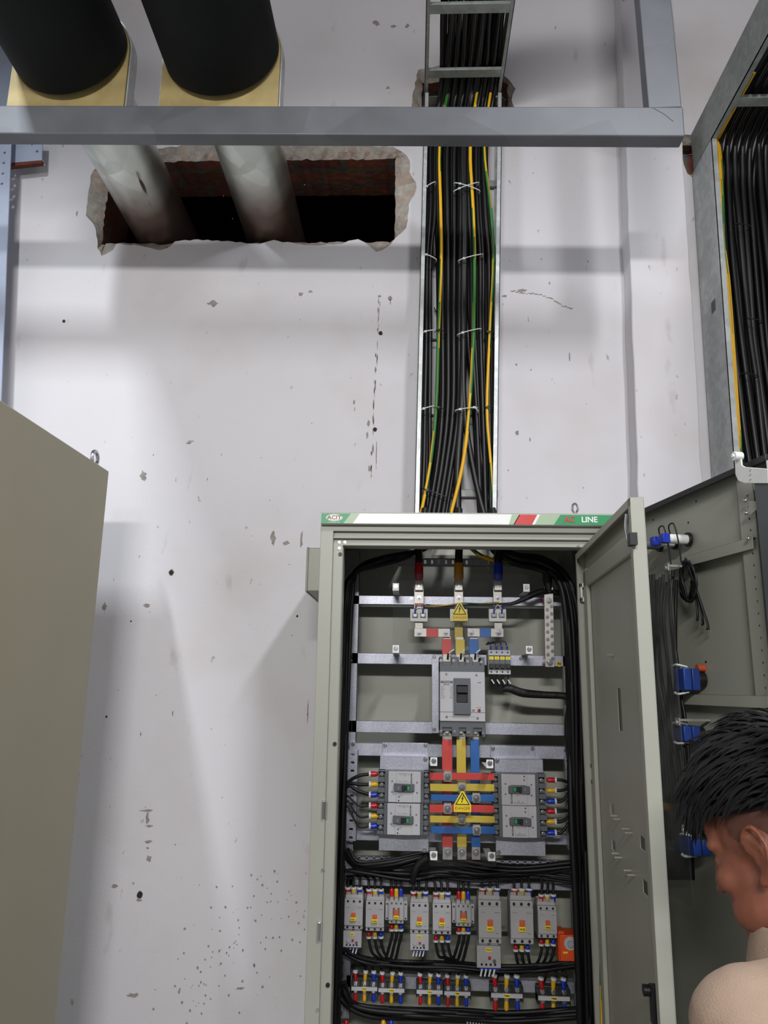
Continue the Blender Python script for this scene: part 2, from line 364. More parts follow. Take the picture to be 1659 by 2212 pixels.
m2_ = reveal(wb, h2, r2, 0.11); wb.prism([(q[0], q[1]) for q in r2], 0.109, 0.111, mi=3)
m3_ = reveal(wb, h3, r3, 0.09); wb.prism([(q[0], q[1]) for q in r3], 0.089, 0.091, mi=3)
# closed box behind the big opening, coloured near black for its unlit depth
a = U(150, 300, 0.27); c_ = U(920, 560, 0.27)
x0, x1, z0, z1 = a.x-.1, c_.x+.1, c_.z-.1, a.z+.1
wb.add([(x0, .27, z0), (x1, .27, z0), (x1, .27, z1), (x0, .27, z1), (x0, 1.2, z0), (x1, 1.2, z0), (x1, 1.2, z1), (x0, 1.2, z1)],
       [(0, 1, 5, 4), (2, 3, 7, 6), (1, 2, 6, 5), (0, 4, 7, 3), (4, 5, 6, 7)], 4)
# drilled anchor holes, scuffs and flaked paint
def blob(px, py, rx, ry, mi, n=12, j=0.25, y=-0.0006):
    p = U(px, py, 0); s = mpp(py, 0)
    wb.prism([(p.x+rx*s*math.cos(2*math.pi*i/n)*random.uniform(1-j, 1+j), p.z+ry*s*1.2*math.sin(2*math.pi*i/n)*random.uniform(1-j, 1+j)) for i in range(n)], y, 0.0002, mi=mi)
for px, py, r in [(370, 1237, 5), (302, 1933, 6), (822, 720, 4), (810, 928, 4), (138, 694, 3), (283, 1342, 1.5), (642, 1331, 2), (230, 1548, 2), (1080, 790, 0.1)]:
    blob(px, py, r*1.25, r*1.15, 5, y=-0.0005); blob(px, py, r, r, 6, j=0.1, y=-0.001)
for px, py, rx, ry in [(226, 1312, 5, 7), (310, 1028, 7, 10), (408, 957, 5, 2), (412, 953, 7, 1), (651, 1165, 3, 16), (590, 1162, 5, 14), (618, 1173, 6, 4), (318, 1770, 4, 10), (322, 1784, 7, 2), (321, 1818, 7, 2.5), (319, 1832, 4, 2), (321, 1854, 6, 6), (318, 1751, 16, 2),
                       (842, 645, 4, 6), (843, 652, 1, 5), (820, 640, 3, 2), (166, 462, 2, 6), (300, 1944, 8, 2), (288, 1908, 2, 2), (248, 1914, 8, 3),
                       (765, 868, 2, 4), (766, 884, 1, 5), (796, 915, 3, 5), (793, 940, 2, 6), (797, 1012, 2, 5), (813, 985, 1.2, 22), (806, 970, 1.5, 9), (665, 1535, 1.2, 19), (373, 1540, 1.5, 5), (304, 1586, 1.5, 4), (518, 2135, 9, 2), (288, 2150, 14, 4), (650, 635, 5, 4), (670, 630, 4, 3), (215, 1350, 0.1, 0.1), (448, 1035, .8, 3), (318, 1308, 7, 3),
                       (813, 50, 7, 5), (850, 57, 6, 3), (880, 56, 5, 4), (838, 190, 4, 3), (460, 655, 10, 6), (1187, 612, 2, 3), (1115, 787, 2, 2.5), (1147, 799, 1.5, 2), (1130, 628, 9, 3), (1090, 640, 6, 2), (1145, 950, 2, 4), (1230, 770, 1.5, 8), (1117, 935, 4, 4)]:
    blob(px, py, rx, ry, 5, j=0.45)
for i in range(70):
    px = random.gauss(560, 75); py = random.gauss(1990, 60)
    r = random.uniform(.8, 2.6); blob(px, py, r, r, 5, n=7)
for i in range(45):
    px = random.gauss(430, 60); py = random.gauss(2110, 45); r = random.uniform(.8, 2.8); blob(px, py, r, r, 5, n=7)
for i in range(90):
    px = random.uniform(140, 1340); py = random.uniform(350, 2180); r = random.uniform(.5, 1.4); blob(px, py, r, r*random.uniform(.6, 2), 5, n=6)
for i in range(44):   # the flaking vertical line under the big opening
    t = random.random(); px = 820-t*20+random.uniform(-2, 2); py = 640+t*390; blob(px, py, random.uniform(.5, 1.4), random.uniform(3, 9), 5, n=6, j=.5)
pts = [(1105, 628), (1130, 634), (1160, 635), (1190, 645), (1215, 660), (1240, 668)]
for (x_, y_), (x2, y2) in zip(pts[:-1], pts[1:]):
    for k in range(7):
        t = k/7; blob(x_+(x2-x_)*t, y_+(y2-y_)*t+random.uniform(-1.5, 1.5), 3, .9, 5, n=6, j=.5)
struct(wb.build('wall_back', ['wall', 'plaster', 'dust', 'brick', 'dark', 'scuff', 'hole'], recalc=False, smooth=False))
b = MB()
xa, xb_ = U(1341, 0, -0.095), U(1377, 1010, -0.095); xc_, xd = U(1470, 250, -0.095), U(1516, 1010, -0.095)
def ext(p, q, z): t = (z-p.z)/(q.z-p.z); return p.x+(q.x-p.x)*t
prof = [(ext(xa, xb_, 0), 0), (ext(xc_, xd, 0), 0)]
L0, L1 = [], []
zs = [i*0.09 for i in range(56)]
for z in zs: L0.append((ext(xa, xb_, z)+random.uniform(-.0025, .0025), z)); L1.append((ext(xc_, xd, z)+random.uniform(-.003, .003), z))
b.prism(L0+L1[::-1], -0.095, 0.0)
struct(b.build('wall_pilaster', 'wall', bevel=0.004)); bpy.data.objects['wall_pilaster'].name = 'trim_1'
struct(MB().box(XL, XR, -9.0, 0.3, ZT, ZT+.1).build('ceiling', 'ceil')); struct(MB().box(XL, XR, -9.0, 0.3, -.1, 0).build('floor', 'floor'))
struct(MB().box(XL-.1, XL, -5.6, 0.1, 0, ZT).build('wall_left', 'wall')); struct(MB().box(XR, XR+.1, -5.6, 0.1, 0, ZT).build('wall_right', 'wall'))

# ------------------------------------------------------------------ steel support frame
YB = -0.71
pL = U(0, 288, YB); pR = U(1480, 294, YB); tL = U(0, 227, YB); tR = U(1480, 231, YB)
fr = thing('support_frame', 'grey painted steel box frame crossing the wall below the black pipes', 'frame', (0, YB, (pL.z+pR.z)/2))
slope = (pR.z-pL.z)/(pR.x-pL.x); hb = ((tL.z-pL.z)+(tR.z-pR.z))/2
mx = T(pR.x, YB, pR.z) @ Matrix.Rotation(-math.atan(slope), 4, 'Y')
b = MB(mx); b.box(-2.9, 0, 0, 0.052, 0, hb); b.build('beam', 'beam', fr, bevel=0.004)
w = U(1480, 240, YB).x-U(1408, 240, YB).x
b = MB(T(pR.x, YB, pR.z) @ Matrix.Rotation(-0.012, 4, 'Y')); b.box(-w, 0, 0.0015, 0.0535, hb, ZT-pR.z-.02); b.build('post', 'beam', fr, bevel=0.004)
b = MB(); b.box(pR.x-2.88, pR.x-2.81, YB+.002, YB+.054, pR.z+hb-slope*2.85, ZT-.02); b.build('post', 'beam', fr, bevel=0.004)
b = MB(mx); b.tube([(-w*.95, -0.0005, hb*.98), (-w*.6, -0.0005, hb*.75), (-w*.33, -.0005, hb*.5)], 0.0012, 6); b.build('weld_seam', 'dgrey', fr)
BT = pR.z+hb

# ------------------------------------------------------------------ pipes
def mk_pipe(cw, cn, name, pos):
    A = U(cw[0], cw[1], 0.0); B = U(cn[0], cn[1], YB-0.0)
    d = (A-B)/(A.y-B.y)
    at = lambda y: B+d*(y-YB)
    t = thing('insulated_pipe', f'thick black foam-covered pipe, the {pos} of the two, bare galvanised end entering the wall opening', 'pipe', at(YB))
    rp, ri = 0.118, 0.180
    b = MB(); b.cyl(at(YB+0.03), at(0.9), rp, 48); 
    o = b.build('steel_pipe', 'pipe', t)
    b = MB(); b.cyl(at(-4.2), at(YB+0.012), ri, 56); b.build('foam_sleeve', 'insul', t)
    b = MB()   # weld collar close to the wall
    n = 48
    # wooden cradle
    c = at(YB+.03); zb = BT-0.002
    s = thing('pipe_cradle', f'varnished wooden cradle with steel strap clamping the {pos} black pipe onto the beam', 'pipe support', (c.x, YB+.03, zb))
    hw = ri+0.004; out = [(c.x-hw, zb), (c.x+hw, zb), (c.x+hw, c.z)]+[(c.x+hw*math.cos(a), c.z+hw*math.sin(a)) for a in [math.pi*i/24 for i in range(1, 24)]]+[(c.x-hw, c.z)]
    b = MB(); b.prism(out, YB+.012, YB+.075, [circ(c.x, c.z, rp+.002, 40)]); b.build('block', 'wood', s, bevel=0.003)
    ho = hw+0.005
    path = [(c.x-ho, zb)]+[(c.x+ho*math.cos(a), c.z+ho*math.sin(a)) for a in [math.pi*(24-i)/24 for i in range(25)]]+[(c.x+ho, zb)]
    inn = [(c.x+(p[0]-c.x)*(hw+.001)/ho, zb if i in (0, len(path)-1) else c.z+(p[1]-c.z)*(hw+.001)/ho) for i, p in enumerate(path)]
    b = MB(); b.prism(path+inn[::-1], YB+.02, YB+.07); b.box(c.x+ho, c.x+ho+.03, YB+.02, YB+.07, zb, zb+.006); b.box(c.x-ho-.03, c.x-ho, YB+.02, YB+.07, zb, zb+.006)
    b.build('strap', 'galv', s)
    for sg in (-1, 1):
        b = MB(); x = c.x+sg*(ho+.016); b.cyl((x, YB+.045, zb+.006), (x, YB+.045, zb+.022), .011, 6); b.cyl((x, YB+.045, zb+.02), (x, YB+.045, zb+.04), .005, 10); b.build('bolt', 'screw', s)
mk_pipe((333, 455), (150, 104), 'a', 'left')
mk_pipe((578, 452), (477, 104), 'b', 'right')

# ------------------------------------------------------------------ cable trays
def tubeobj(name, pts, r, m='cable', n=8, sub=6, parent=None, stripe=False, rad=None, seed=0, label=None, cat=None, group=None):
    b = MB(); b.tube(pts, r, n, 0, sub, stripe=1 if stripe else None, rad=rad, seed=seed)
    o = b.build(name, [m, 'grn'] if stripe else m, parent, ang=60)
    if label: tag(o, label, cat, group)
    return o
YT = -0.12
ZH = UZ(1000, 190, 0).z  # placeholder
ZH = U(1005, 192, YT).z
t1 = thing('cable_tray', 'galvanised ladder tray rising up the wall from the open cabinet, its top turned outwards', 'cable tray', (U(985, 800, YT).x, -0.06, 2.05))
vt = {}
for side, top, bot in (('l', (917, 200), (895, 1107)), ('r', (1085, 200), (1074, 1107))):
    A = U(*top, YT); B = U(*bot, YT); B2 = A+(B-A)*1.04
    sg = 1 if side == 'l' else -1
    b = MB(); n = Vector((1, 0, 0))*0.0022; l = Vector((sg*0.014, 0, 0))
    for q, s_ in ((0, 0),):
        for (oa, ob, ya, yb) in ((0, .0025*sg, YT, -.004), (0, .016*sg, YT, YT+.0025), (0, .016*sg, -.0065, -.004)):
            xs = sorted((oa, ob))
            b.add([(P.x+dx, y, P.z) for P in (B2, A) for y in (ya, yb) for dx in xs], [(0, 2, 3, 1), (4, 5, 7, 6), (0, 1, 5, 4), (2, 6, 7, 3), (0, 4, 6, 2), (1, 3, 7, 5)])
    b.build('side_rail', 'galv', t1); vt[side] = (A, B)
for py in (398, 560, 725, 888, 1065):
    la = U(916, py, -0.02); ra = U(1078, py, -0.02)
    b = MB(); b.box(la.x+.004, ra.x-.004, -.022, -.006, la.z-.014, la.z+.014); b.build('rung', 'galvd', t1, bevel=.002)
# horizontal run towards the viewer
xl, xr = vt['l'][0].x, vt['r'][0].x
YE = -2.3
for x, sg in ((xl, 1), (xr, -1)):
    b = MB(); xs = sorted((x, x+.0025*sg)); b.box(xs[0], xs[1], YE, -0.03, ZH, ZH+.1); xs = sorted((x, x+.014*sg)); b.box(xs[0], xs[1], YE, -0.03, ZH, ZH+.0025); b.box(xs[0], xs[1], YE, -0.03, ZH+.0975, ZH+.1)
    b.build('side_rail', 'galvd', t1)
for py in (160, 20):
    y = UZ(1000, py, ZH).y
    b = MB(); b.box(xl+.003, xr-.003, y-.02, y+.02, ZH+.001, ZH+.014); b.build('rung', 'galvd', t1, bevel=.002)
for k in range(1, 5):
    y = UZ(1000, 20, ZH).y-.31*k; b = MB(); b.box(xl+.003, xr-.003, y-.02, y+.02, ZH+.001, ZH+.014); b.build('rung', 'galvd', t1, bevel=.002)
# cables of the left tray: px positions at several heights
rows = [320, 450, 560, 720, 880, 1000, 1105]
cabs = []
for i in range(4): cabs.append(([925+i*5, 925+i*5, 919+i*3.5, 917+i*4, 913+i*5, 910+i*6, 905+i*6], .0082, -.055-.012*(i % 2)))
for i in range(14):
    f = i/13
    cabs.append(([940+f*68, 942+f*64, 946+f*56, 948+f*52, 948+f*50, 938+f*44, 920+f*44], .0088, -.050-.017*((i*7) % 3)))
cabs.append(([1003, 1004, 1003, 1001, 997, 989, 988], .0145, -.085))
for i in range(9):
    f = i/8
    cabs.append(([1008+f*42, 1008+f*46, 1012+f*50, 1014+f*48, 1024+f*38, 1030+f*34, 1036+f*28], .0085, -.055-.016*((i*5) % 3)))
cabs.append(([1000, 1002, 1000, 1000, 1003, 1020, 1044], .0105, -.09))
cabs.append(([996, 998, 1000, 1010, 1026, 1042, 1060], .010, -.07))
YCT = -0.30
def tray_cable(xs, r, y, m='cable', stripe=False, seed=0, name='power_cable', lab='', cat='cable', grp=None, top=True):
    P = []
    wtop = (xs[0]-918)/(1078-918)
    xh = xl+.02+(xr-xl-.04)*min(1, max(0, .12+wtop*1.05))
    zh = ZH+.022+(abs(y)-.05)*0.9
    jit = random.uniform(-.012, .012)
    P += [(xh+jit*1.5, YE+.02, zh), (xh+jit, -1.2, zh), (xh-jit, -.55, zh), (xh, -.24, zh), ((xh), -.12+y*.2, zh-.02), (xh*.6+U(xs[0], 250, y).x*.4, y, zh-.1)]
    for px, py in zip(xs, rows):
        p = U(px, py, y); P.append((p.x, y, p.z))
    last = P[-1]
    P.append((last[0]+(last[0]-P[-2][0])*.5, y-.03, last[2]-.06))
    return tubeobj(name, P, r, m, 9, 5, stripe=stripe, seed=seed, label=lab, cat=cat, group=grp)
for k, (xs, r, y) in enumerate(cabs):
    lab, g = (('black power cable hugging the left rail of the tray above the open cabinet', 'black cables along the left rail of the wall tray') if k < 4 else
              ('black power cable in the dense middle strand of the left tray', 'black cables in the middle strand of the wall tray') if k < 18 else
              ('thickest black cable, hanging straight at the bottom centre of the wall tray', None) if k == 18 else
              ('black power cable in the right-hand strand of the tray above the cabinet', 'black cables near the right rail of the wall tray') if k < 28 else
              (('black cable bending right from the tray middle, beside the thickest cable' if k == 28 else 'black cable crossing from the tray middle to the far right above the cabinet'), None))
    tray_cable(xs, r, y, lab=lab, grp=g)
for k, (xs, r, y) in enumerate([([950, 952, 953, 947, 942, 930, 910], .0062, -.106), ([1016, 1022, 1025, 1023, 1014, 1000, 975], .0066, -.108), ([1046, 1060, 1066, 1058, 1052, 1060, 1068], .0055, -.108)]):
    tray_cable(xs, r, y, 'yel', True, k*2, 'earth_cable', ['yellow-green earth wire left of centre in the wall tray', 'yellow-green earth wire crossing the middle of the wall tray', 'yellow-green earth wire curving near the right rail of the wall tray'][k])
tubeobj('loose_wire', [U(938, 665, -.02), U(950, 690, -.05), U(960, 712, -.09)], .002, 'tieb', label='thin black wire end sticking from the wall tray cables', cat='wire')
# zip ties
def tie(p, q, Y, m='tie', lab='', grp='zip ties on the wall tray cables'):
    A = U(*p, Y); B = U(*q, Y); Mi = (A+B)/2; Mi.y -= .006
    b = MB(); b.tube([(A.x, A.y+.02, A.z), A, Mi, B, (B.x, B.y+.02, B.z)], .0021, 6); b.cbox(A.x*.8+B.x*.2, Y-.003, A.z*.8+B.z*.2, .009, .006, .007)
    tag(b.build('zip_tie', m), lab, 'cable tie', grp)
W1 = 'white zip tie round black cables in the wall tray'
for p, q in [((917, 407), (940, 393)), ((983, 395), (1035, 411)), ((982, 412), (1033, 394)), ((916, 549), (942, 560)), ((992, 562), (1042, 549)), ((914, 718), (940, 713)), ((990, 722), (1038, 710)), ((910, 885), (938, 877)), ((985, 886), (1030, 880)), ((1022, 879), (1033, 888))]:
    tie(p, q, -.118, lab=W1)
for p, q in [((944, 712), (962, 718)), ((944, 880), (962, 886)), ((1052, 717), (1066, 719)), ((1050, 880), (1066, 878)), ((912, 1055), (965, 1075))]:
    tie(p, q, -.116, 'tieb', 'black zip tie round black cables in the wall tray', 'black zip ties on the wall tray cables')

# right tray
t2 = thing('cable_tray', 'deep galvanised tray on the right, full of dark cables and passing behind the cabinet door', 'cable tray', (U(1600, 1000, -.1).x, -.1, 1.6))
Y2 = -0.20
A = U(1536, 300, Y2); B = U(1586, 1010, Y2); D = (B-A); A2 = A; B2 = A+D*1.9
Z2 = A.z
for off in (0, 0.42):
    sg = 1 if off == 0 else -1
    b = MB()
    for (oa, ob, ya, yb) in ((0, .003*sg, Y2, -.003), (0, .02*sg, Y2, Y2+.003), (0, .02*sg, -.006, -.003)):
        xs = sorted((oa, ob)); b.add([(P.x+off+dx, y, P.z) for P in (B2, A2) for y in (ya, yb) for dx in xs], [(0, 2, 3, 1), (4, 5, 7, 6), (0, 1, 5, 4), (2, 6, 7, 3), (0, 4, 6, 2), (1, 3, 7, 5)])
    b.build('side_rail', 'galv', t2)
    b = MB(); xx = sorted((A.x+off, A.x+off+.003*sg)); b.box(xx[0], xx[1], -2.4, -.02, Z2, Z2+.16); xx = sorted((A.x+off, A.x+off+.02*sg)); b.box(xx[0], xx[1], -2.4, -.02, Z2, Z2+.003)
    b.build('side_rail', 'galvd', t2)
for k in range(7):
    y = UZ(1610, 222, Z2).y+.0-.33*k
    b = MB(); b.box(A.x+.004, A.x+.416, y-.022, y+.022, Z2+.002, Z2+.016); b.build('rung', 'galvd', t2, bevel=.002)
b = MB(); b.box(A.x-.012, A.x-.001, -.14, -.10, U(1525, 690, -.1).z, U(1525, 655, -.1).z); b.build('bracket', 'dgrey', t2, bevel=.002)
for i in range(26):
    f = (i % 13)/12; lay = i//13
    r = .0105; y = -.075-.055*lay-random.uniform(0, .03)
    x = A.x+.045+f*.34
    P = [(x+random.uniform(-.01, .01), -2.38, Z2+.03+lay*.03), (x, -1.2, Z2+.03+lay*.03), (x, -.45, Z2+.04+lay*.03), (x, -.2, Z2+.02+lay*.02), (x, y, Z2-.1)]
    ox = random.uniform(-.012, .012)
    for t in (.2, .4, .6, .75, .9, 1.1, 1.5, 1.85):
        sh = .06*max(0, t-.55)*(1-f)+ox*math.sin(t*3+i)
        P.append((x+D.x*t+sh, y+random.uniform(-.006, .006), Z2+D.z*t-.1*(1-min(1, t*2))))
    tubeobj('power_cable', P, r, 'cable', 9, 5, label='dark power cable running down the deep tray on the right', cat='cable', group='dark cables in the right tray')
for i in range(3):
    P = [(A.x+.02+i*.006, -.5, Z2+.012), (A.x+.02+i*.006, -.22, Z2+.01)]
    for py, px in ((300, 1549), (340, 1553), (420, 1557), (520, 1560), (620, 1572), (880, 1590), (940, 1595), (1000, 1599)):
        p = U(px+i*4, py, Y2+.015); P.append((p.x, Y2+.015+i*.006, p.z))
    P.append((P[-1][0]+.02, Y2+.05, P[-1][2]-.3))
    tubeobj('earth_cable', P, .0035, 'yel', 8, 5, stripe=(i > 0), seed=i, label='yellow-green earth wire along the left rail of the right tray', cat='cable', group='earth wires in the right tray')
for px, py in [(1620, 808), (1605, 485), (1630, 690)]:
    A_ = U(px-14, py-2, Y2+.0); B_ = U(px+16, py+3, Y2+.0)
    b = MB(); b.tube([(A_.x, A_.y+.03, A_.z), A_, B_, (B_.x, B_.y+.03, B_.z)], .002, 6); b.cbox(A_.x+.006, Y2-.002, A_.z, .008, .006, .006); tag(b.build('zip_tie', 'tieb'), 'small zip tie holding cables of the right tray', 'cable tie', 'zip ties on the right tray')
# left edge post with bolt holes and bracket plate
pp = thing('steel_post', 'pale blue-grey steel upright with bolt holes at the left edge', 'post', (U(5, 800, -.1).x, -.1, 1.5))
e0 = U(24, 315, -.10); e1 = U(2, 860, -.10)
pl = [(e0.x-.12, e0.z+.6), (e0.x+(e0.x-e1.x)/(e0.z-e1.z)*.6, e0.z+.6), (e1.x-(e0.x-e1.x)*1.2, e1.z-(e0.z-e1.z)*1.2), (e1.x-.3, e1.z-(e0.z-e1.z)*1.2)]
hs = [circ(U(x, y, -.1).x, U(x, y, -.1).z, .0055) for x, y in ((10, 330), (8, 352), (6, 375), (4, 397))]
MB().prism(pl, -.10, -.094, hs).build('web', 'blueplate', pp)
bp_ = [U(20, 308, -.06), U(90, 312, -.06), U(90, 346, -.06), U(20, 352, -.06)]
MB().prism([(p.x, p.z+(.03 if i < 2 else 0)) for i, p in enumerate(bp_)], -.06, -.054, [circ(U(x, y, -.06).x, U(x, y, -.06).z, .0055) for x, y in ((70, 313), (80, 327))]).build('gusset_plate', 'blueplate', pp)
MB().prism([(bp_[3].x, bp_[3].z), (bp_[2].x, bp_[2].z), (bp_[2].x, bp_[2].z-.012), (bp_[3].x, bp_[3].z-.016)], -.0595, -.040).build('rusty_edge', 'rust', pp)

# ------------------------------------------------------------------ left cabinet (side face)
YC0 = -0.38
P0 = U(236, 1018, YC0); ang = 0.033
mx = T(P0.x, P0.y, 0) @ Matrix.Rotation(-ang, 4, 'Z')
lc = thing('steel_cabinet', 'tall plain olive-grey steel cabinet seen from its side at the left edge', 'cabinet', (P0.x-.4, -1.0, 0))
b = MB(mx); b.box(-.85, 0, -1.35, 0, .06, P0.z); b.build('body', 'cabold', lc, bevel=.004)
b = MB(mx); b.box(-.84, -.01, -1.34, -.01, 0, .06); b.build('plinth', 'blk', lc)
b = MB(mx)
b.tube([(-.03, -.045, P0.z-.001), (-.03, -.045, P0.z+.012)], .012, 12)
ring = [(-.03+.0*math.sin(t), -.045+.02*math.cos(t), P0.z+.03+.022*math.sin(t)) for t in [2*math.pi*i/20 for i in range(21)]]
b.tube(ring, .006, 8, sub=1); b.build('eyebolt', 'screw', lc)
b = MB(mx); b.box(.0, .0015, -.11, -.07, .2, P0.z-.06); 
# ------------------------------------------------------------------ the open cabinet
FY = -0.52; BY = -0.03
def X(px, py=1135, Y=FY): return U(px, py, Y).x
xL = X(693); xR = X(1337); zT = U(1000, 1108, FY).z
xi0 = X(741, 1181, FY+.02); xi1 = X(1256, 1183, FY+.02); zi = U(1000, 1181, FY+.02).z
cabn = thing('electrical_cabinet', 'open grey-beige electrical cabinet with green and white header strip', 'electrical cabinet', ((xL+xR)/2, -.28, 0))
xg0 = X(720, 1160); xg1 = xR-(xg0-xL)
zg = U(1000, 1149, FY).z
b = MB(); b.prism([(xL, .04), (xR, .04), (xR, zT), (xL, zT)], FY, FY+.012, [[(xg0, .12), (xg1, .12), (xg1, zg), (xg0, zg)]])
b.prism([(xg0-.006, .11), (xg1+.006, .11), (xg1+.006, zg+.006), (xg0-.006, zg+.006)], FY+.014, FY+.022, [[(xi0, .16), (xi1, .16), (xi1, zi), (xi0, zi)]])
zz = U(1000, 1163, FY+.01).z
b.box(xg0, xg1, FY+.002, FY+.016, zz-.004, zz+.001)
for xx in (xi0, xi1): b.box(xx-.0015, xx+.0015, FY+.02, FY+.075, .16, zi)
b.box(xi0, xi1, FY+.02, FY+.06, zi-.0015, zi+.0015)
b.build('front_frame', 'cab', cabn, bevel=.002)
b = MB(); b.box(xL, xL+.002, FY+.01, BY, .04, zT); b.build('side_panel', 'cab', cabn)
b = MB(); b.box(xR-.002, xR, FY+.01, BY, .04, zT); b.build('side_panel', 'cab', cabn)
b = MB(); b.box(xL+.002, xR-.002, BY-.002, BY, .04, zT); b.build('back_panel', 'cab', cabn)
tx0, tx1 = vt['l'][1].x, vt['r'][1].x
b = MB(); b.prism([(xL, FY), (xR, FY), (xR, BY), (xL, BY)], zT-.002, zT, [[(tx0-.01, -.2), (tx1+.01, -.2), (tx1+.01, BY-.006), (tx0-.01, BY-.006)]], plane='xy'); b.build('top_panel', 'cab', cabn)
b = MB(); b.box(xL, xR, FY, BY, .04, .043); b.box(xL+.01, xR-.01, FY+.03, BY-.01, 0, .04); b.build('base', 'cabold', cabn)
# header strip
zs0 = U(1000, 1133, FY-.02).z; zs1 = U(1000, 1110, FY-.02).z
xs0 = X(693, 1120, FY-.02); xs1 = xR+.004
b = MB(); b.box(xs0, xs1, FY-.02, FY+.0, zs0, zs1); hd = b.build('header_strip', 'white', cabn, bevel=.0015)
def sx(px): return U(px, 1121, FY-.021).x
def par(name, m, x0t, x1t, x0b, x1b, off=.0008):
    MB().prism([(sx(x0b), zs0+.001), (sx(x1b), zs0+.001), (sx(x1t), zs1-.001), (sx(x0t), zs1-.001)], FY-.02-off, FY-.0199).build(name, m, hd)
par('green_panel', 'green', 694, 758, 694, 742); par('pale_band', 'pgreen', 758, 777, 742, 762)
par('pale_band', 'pgreen', 1106, 1124, 1099, 1111); par('red_band', 'red', 1122, 1161, 1109, 1149); par('white_band', 'white', 1161, 1167, 1149, 1155)
par('pale_band', 'pgreen', 1167, 1211, 1155, 1196); par('green_panel', 'green', 1211, 1345, 1196, 1345)
cx = sx(722); zc_ = (zs0+zs1)/2+.002; s = mpp(1120, FY-.02)
MB().prism([(cx+18*s*math.cos(t), zc_+7.4*s*math.sin(t)) for t in [2*math.pi*i/32 for i in range(32)]], FY-.0212, FY-.0206, [[(cx+16.6*s*math.cos(t), zc_+6.2*s*math.sin(t)) for t in [2*math.pi*i/32 for i in range(32)]]]).build('logo_ring', 'white', hd)
MB().prism([(cx+15*s*math.cos(t), zc_+5.6*s*math.sin(t)) for t in [2*math.pi*i/32 for i in range(32)]], FY-.0212, FY-.0206).build('logo_oval', 'white', hd)
text('ACIT', 11.5*s, T(cx, FY-.0216, zc_), 'darkred', 'logo_letters', hd, sx=1.18, bold=.0004)
text('S COMMEL, INC', 3.2*s, T(cx, FY-.0212, zs0+.0035), 'white', 'small_letters', hd, sx=1.1)
text('AC', 17*s, T(sx(1230), FY-.0216, (zs0+zs1)/2), 'red', 'red_letters', hd, bold=.0006)
text('LINE', 17*s, T(sx(1273), FY-.0216, (zs0+zs1)/2), 'white', 'white_letters', hd, bold=.0006)
# frame bolts, black plugs, hinges on the left
for px, py in ((733, 1171), (745, 1171), (733, 1184), (1249, 1179)):
    p = U(px, py, FY+.012); b = MB(); screw_mb(b, p.x, FY+.014, p.z, .003); b.build('screw', 'screw', cabn)
for px, py in ((735, 1197), (723, 1607), (708, 2128)):
    p = U(px, py, FY+.012); MB().cyl((p.x, FY+.0145, p.z), (p.x, FY+.011, p.z), .0055, 16).build('plug', 'blk', cabn)
for px, py, h in ((700, 1748, 34), (690, 2010, 34)):
    p = U(px, py, FY); b = MB(); b.box(p.x-.005, p.x+.006, FY-.006, FY, p.z-.022, p.z+.022); b.cyl((p.x, FY-.006, p.z-.02), (p.x, FY-.006, p.z+.02), .0035, 10); b.build('latch_keeper', 'screw', cabn)
for px, py in ((697, 1878), (686, 2180)):
    p = U(px, py, FY); b = MB(); screw_mb(b, p.x, FY, p.z, .003); b.build('screw', 'screw', cabn)
for px, py in ((1242, 1098),):
    p = U(px, py, FY+.05); b = MB(); b.tube([(p.x+.008*math.cos(t), p.y, p.z+.014*math.sin(t)) for t in [2*math.pi*i/18 for i in range(19)]], .0032, 8, sub=1); b.cyl((p.x, p.y, zT), (p.x, p.y, p.z-.012), .005, 10); b.build('eyebolt', 'screw', cabn)
p = U(1090, 1096, -.14)
MB().prism([(p.x-.012, zT), (p.x+.008, zT), (p.x+.008, zT+.045), (p.x+.003, zT+.045)], -.145, -.14).build('gusset', 'dgrey', cabn)
# box on the left side
p0 = U(665, 1183, FY+.10); p1 = U(690, 1277, FY+.10)
b = MB(); b.box(p0.x, xL, FY+.10, FY+.38, p1.z, p0.z); b.box(p0.x-.003, p0.x+.004, FY+.095, FY+.385, p1.z-.003, p0.z+.002); b.build('side_vent_cover', 'cab', cabn, bevel=.003)

# ---- inner door
def frame(P, dx, dy): 
    u = Vector((dx, dy, 0)).normalized(); n = Vector((-u.y, u.x, 0)); 
    return Matrix(((u.x, n.x, 0, P.x), (u.y, n.y, 0, P.y), (0, 0, 1, 0), (0, 0, 0, 1)))
def LP(mx, px, py, c=0.0):
    mi = mx.inverted(); o = mi @ CAM; d = (mi.to_3x3() @ ray(px, py)); t = (c-o.y)/d.y; return o+d*t
Hd = U(1262, 1186, FY+.01)
DM = frame(Hd, -.045, -1)
TH = .026
q = LP(DM, 1392, 1120, 0); wI = q.x; zTI = LP(DM, 1372, 1052, -TH).z
zTI2 = LP(DM, 1262, 1184, -TH).z; zTI = (zTI+zTI2)/2
def rect(a, b_): return [(a.x, b_.z), (b_.x, b_.z), (b_.x, a.z), (a.x, a.z)]
cuts = [rect(LP(DM, 1333, 1487), LP(DM, 1345, 1580)), rect(LP(DM, 1318, 1733), LP(DM, 1327, 1762)), rect(LP(DM, 1382, 1803), LP(DM, 1394, 1840)),
        rect(LP(DM, 1321, 1811), LP(DM, 1330, 1841)), rect(LP(DM, 1388, 1897), LP(DM, 1400, 1938))]
b = MB(DM); b.prism([(0, .2), (wI, .2), (wI, zTI), (0, zTI)], 0, .0015, cuts)
b.box(wI-.0015, wI, -TH, 0, .2, zTI); b.box(0, .0015, -TH, 0, .2, zTI); b.box(0, wI, -TH, 0, zTI-.0015, zTI); b.box(0, wI, -TH, 0, .2, .2015)
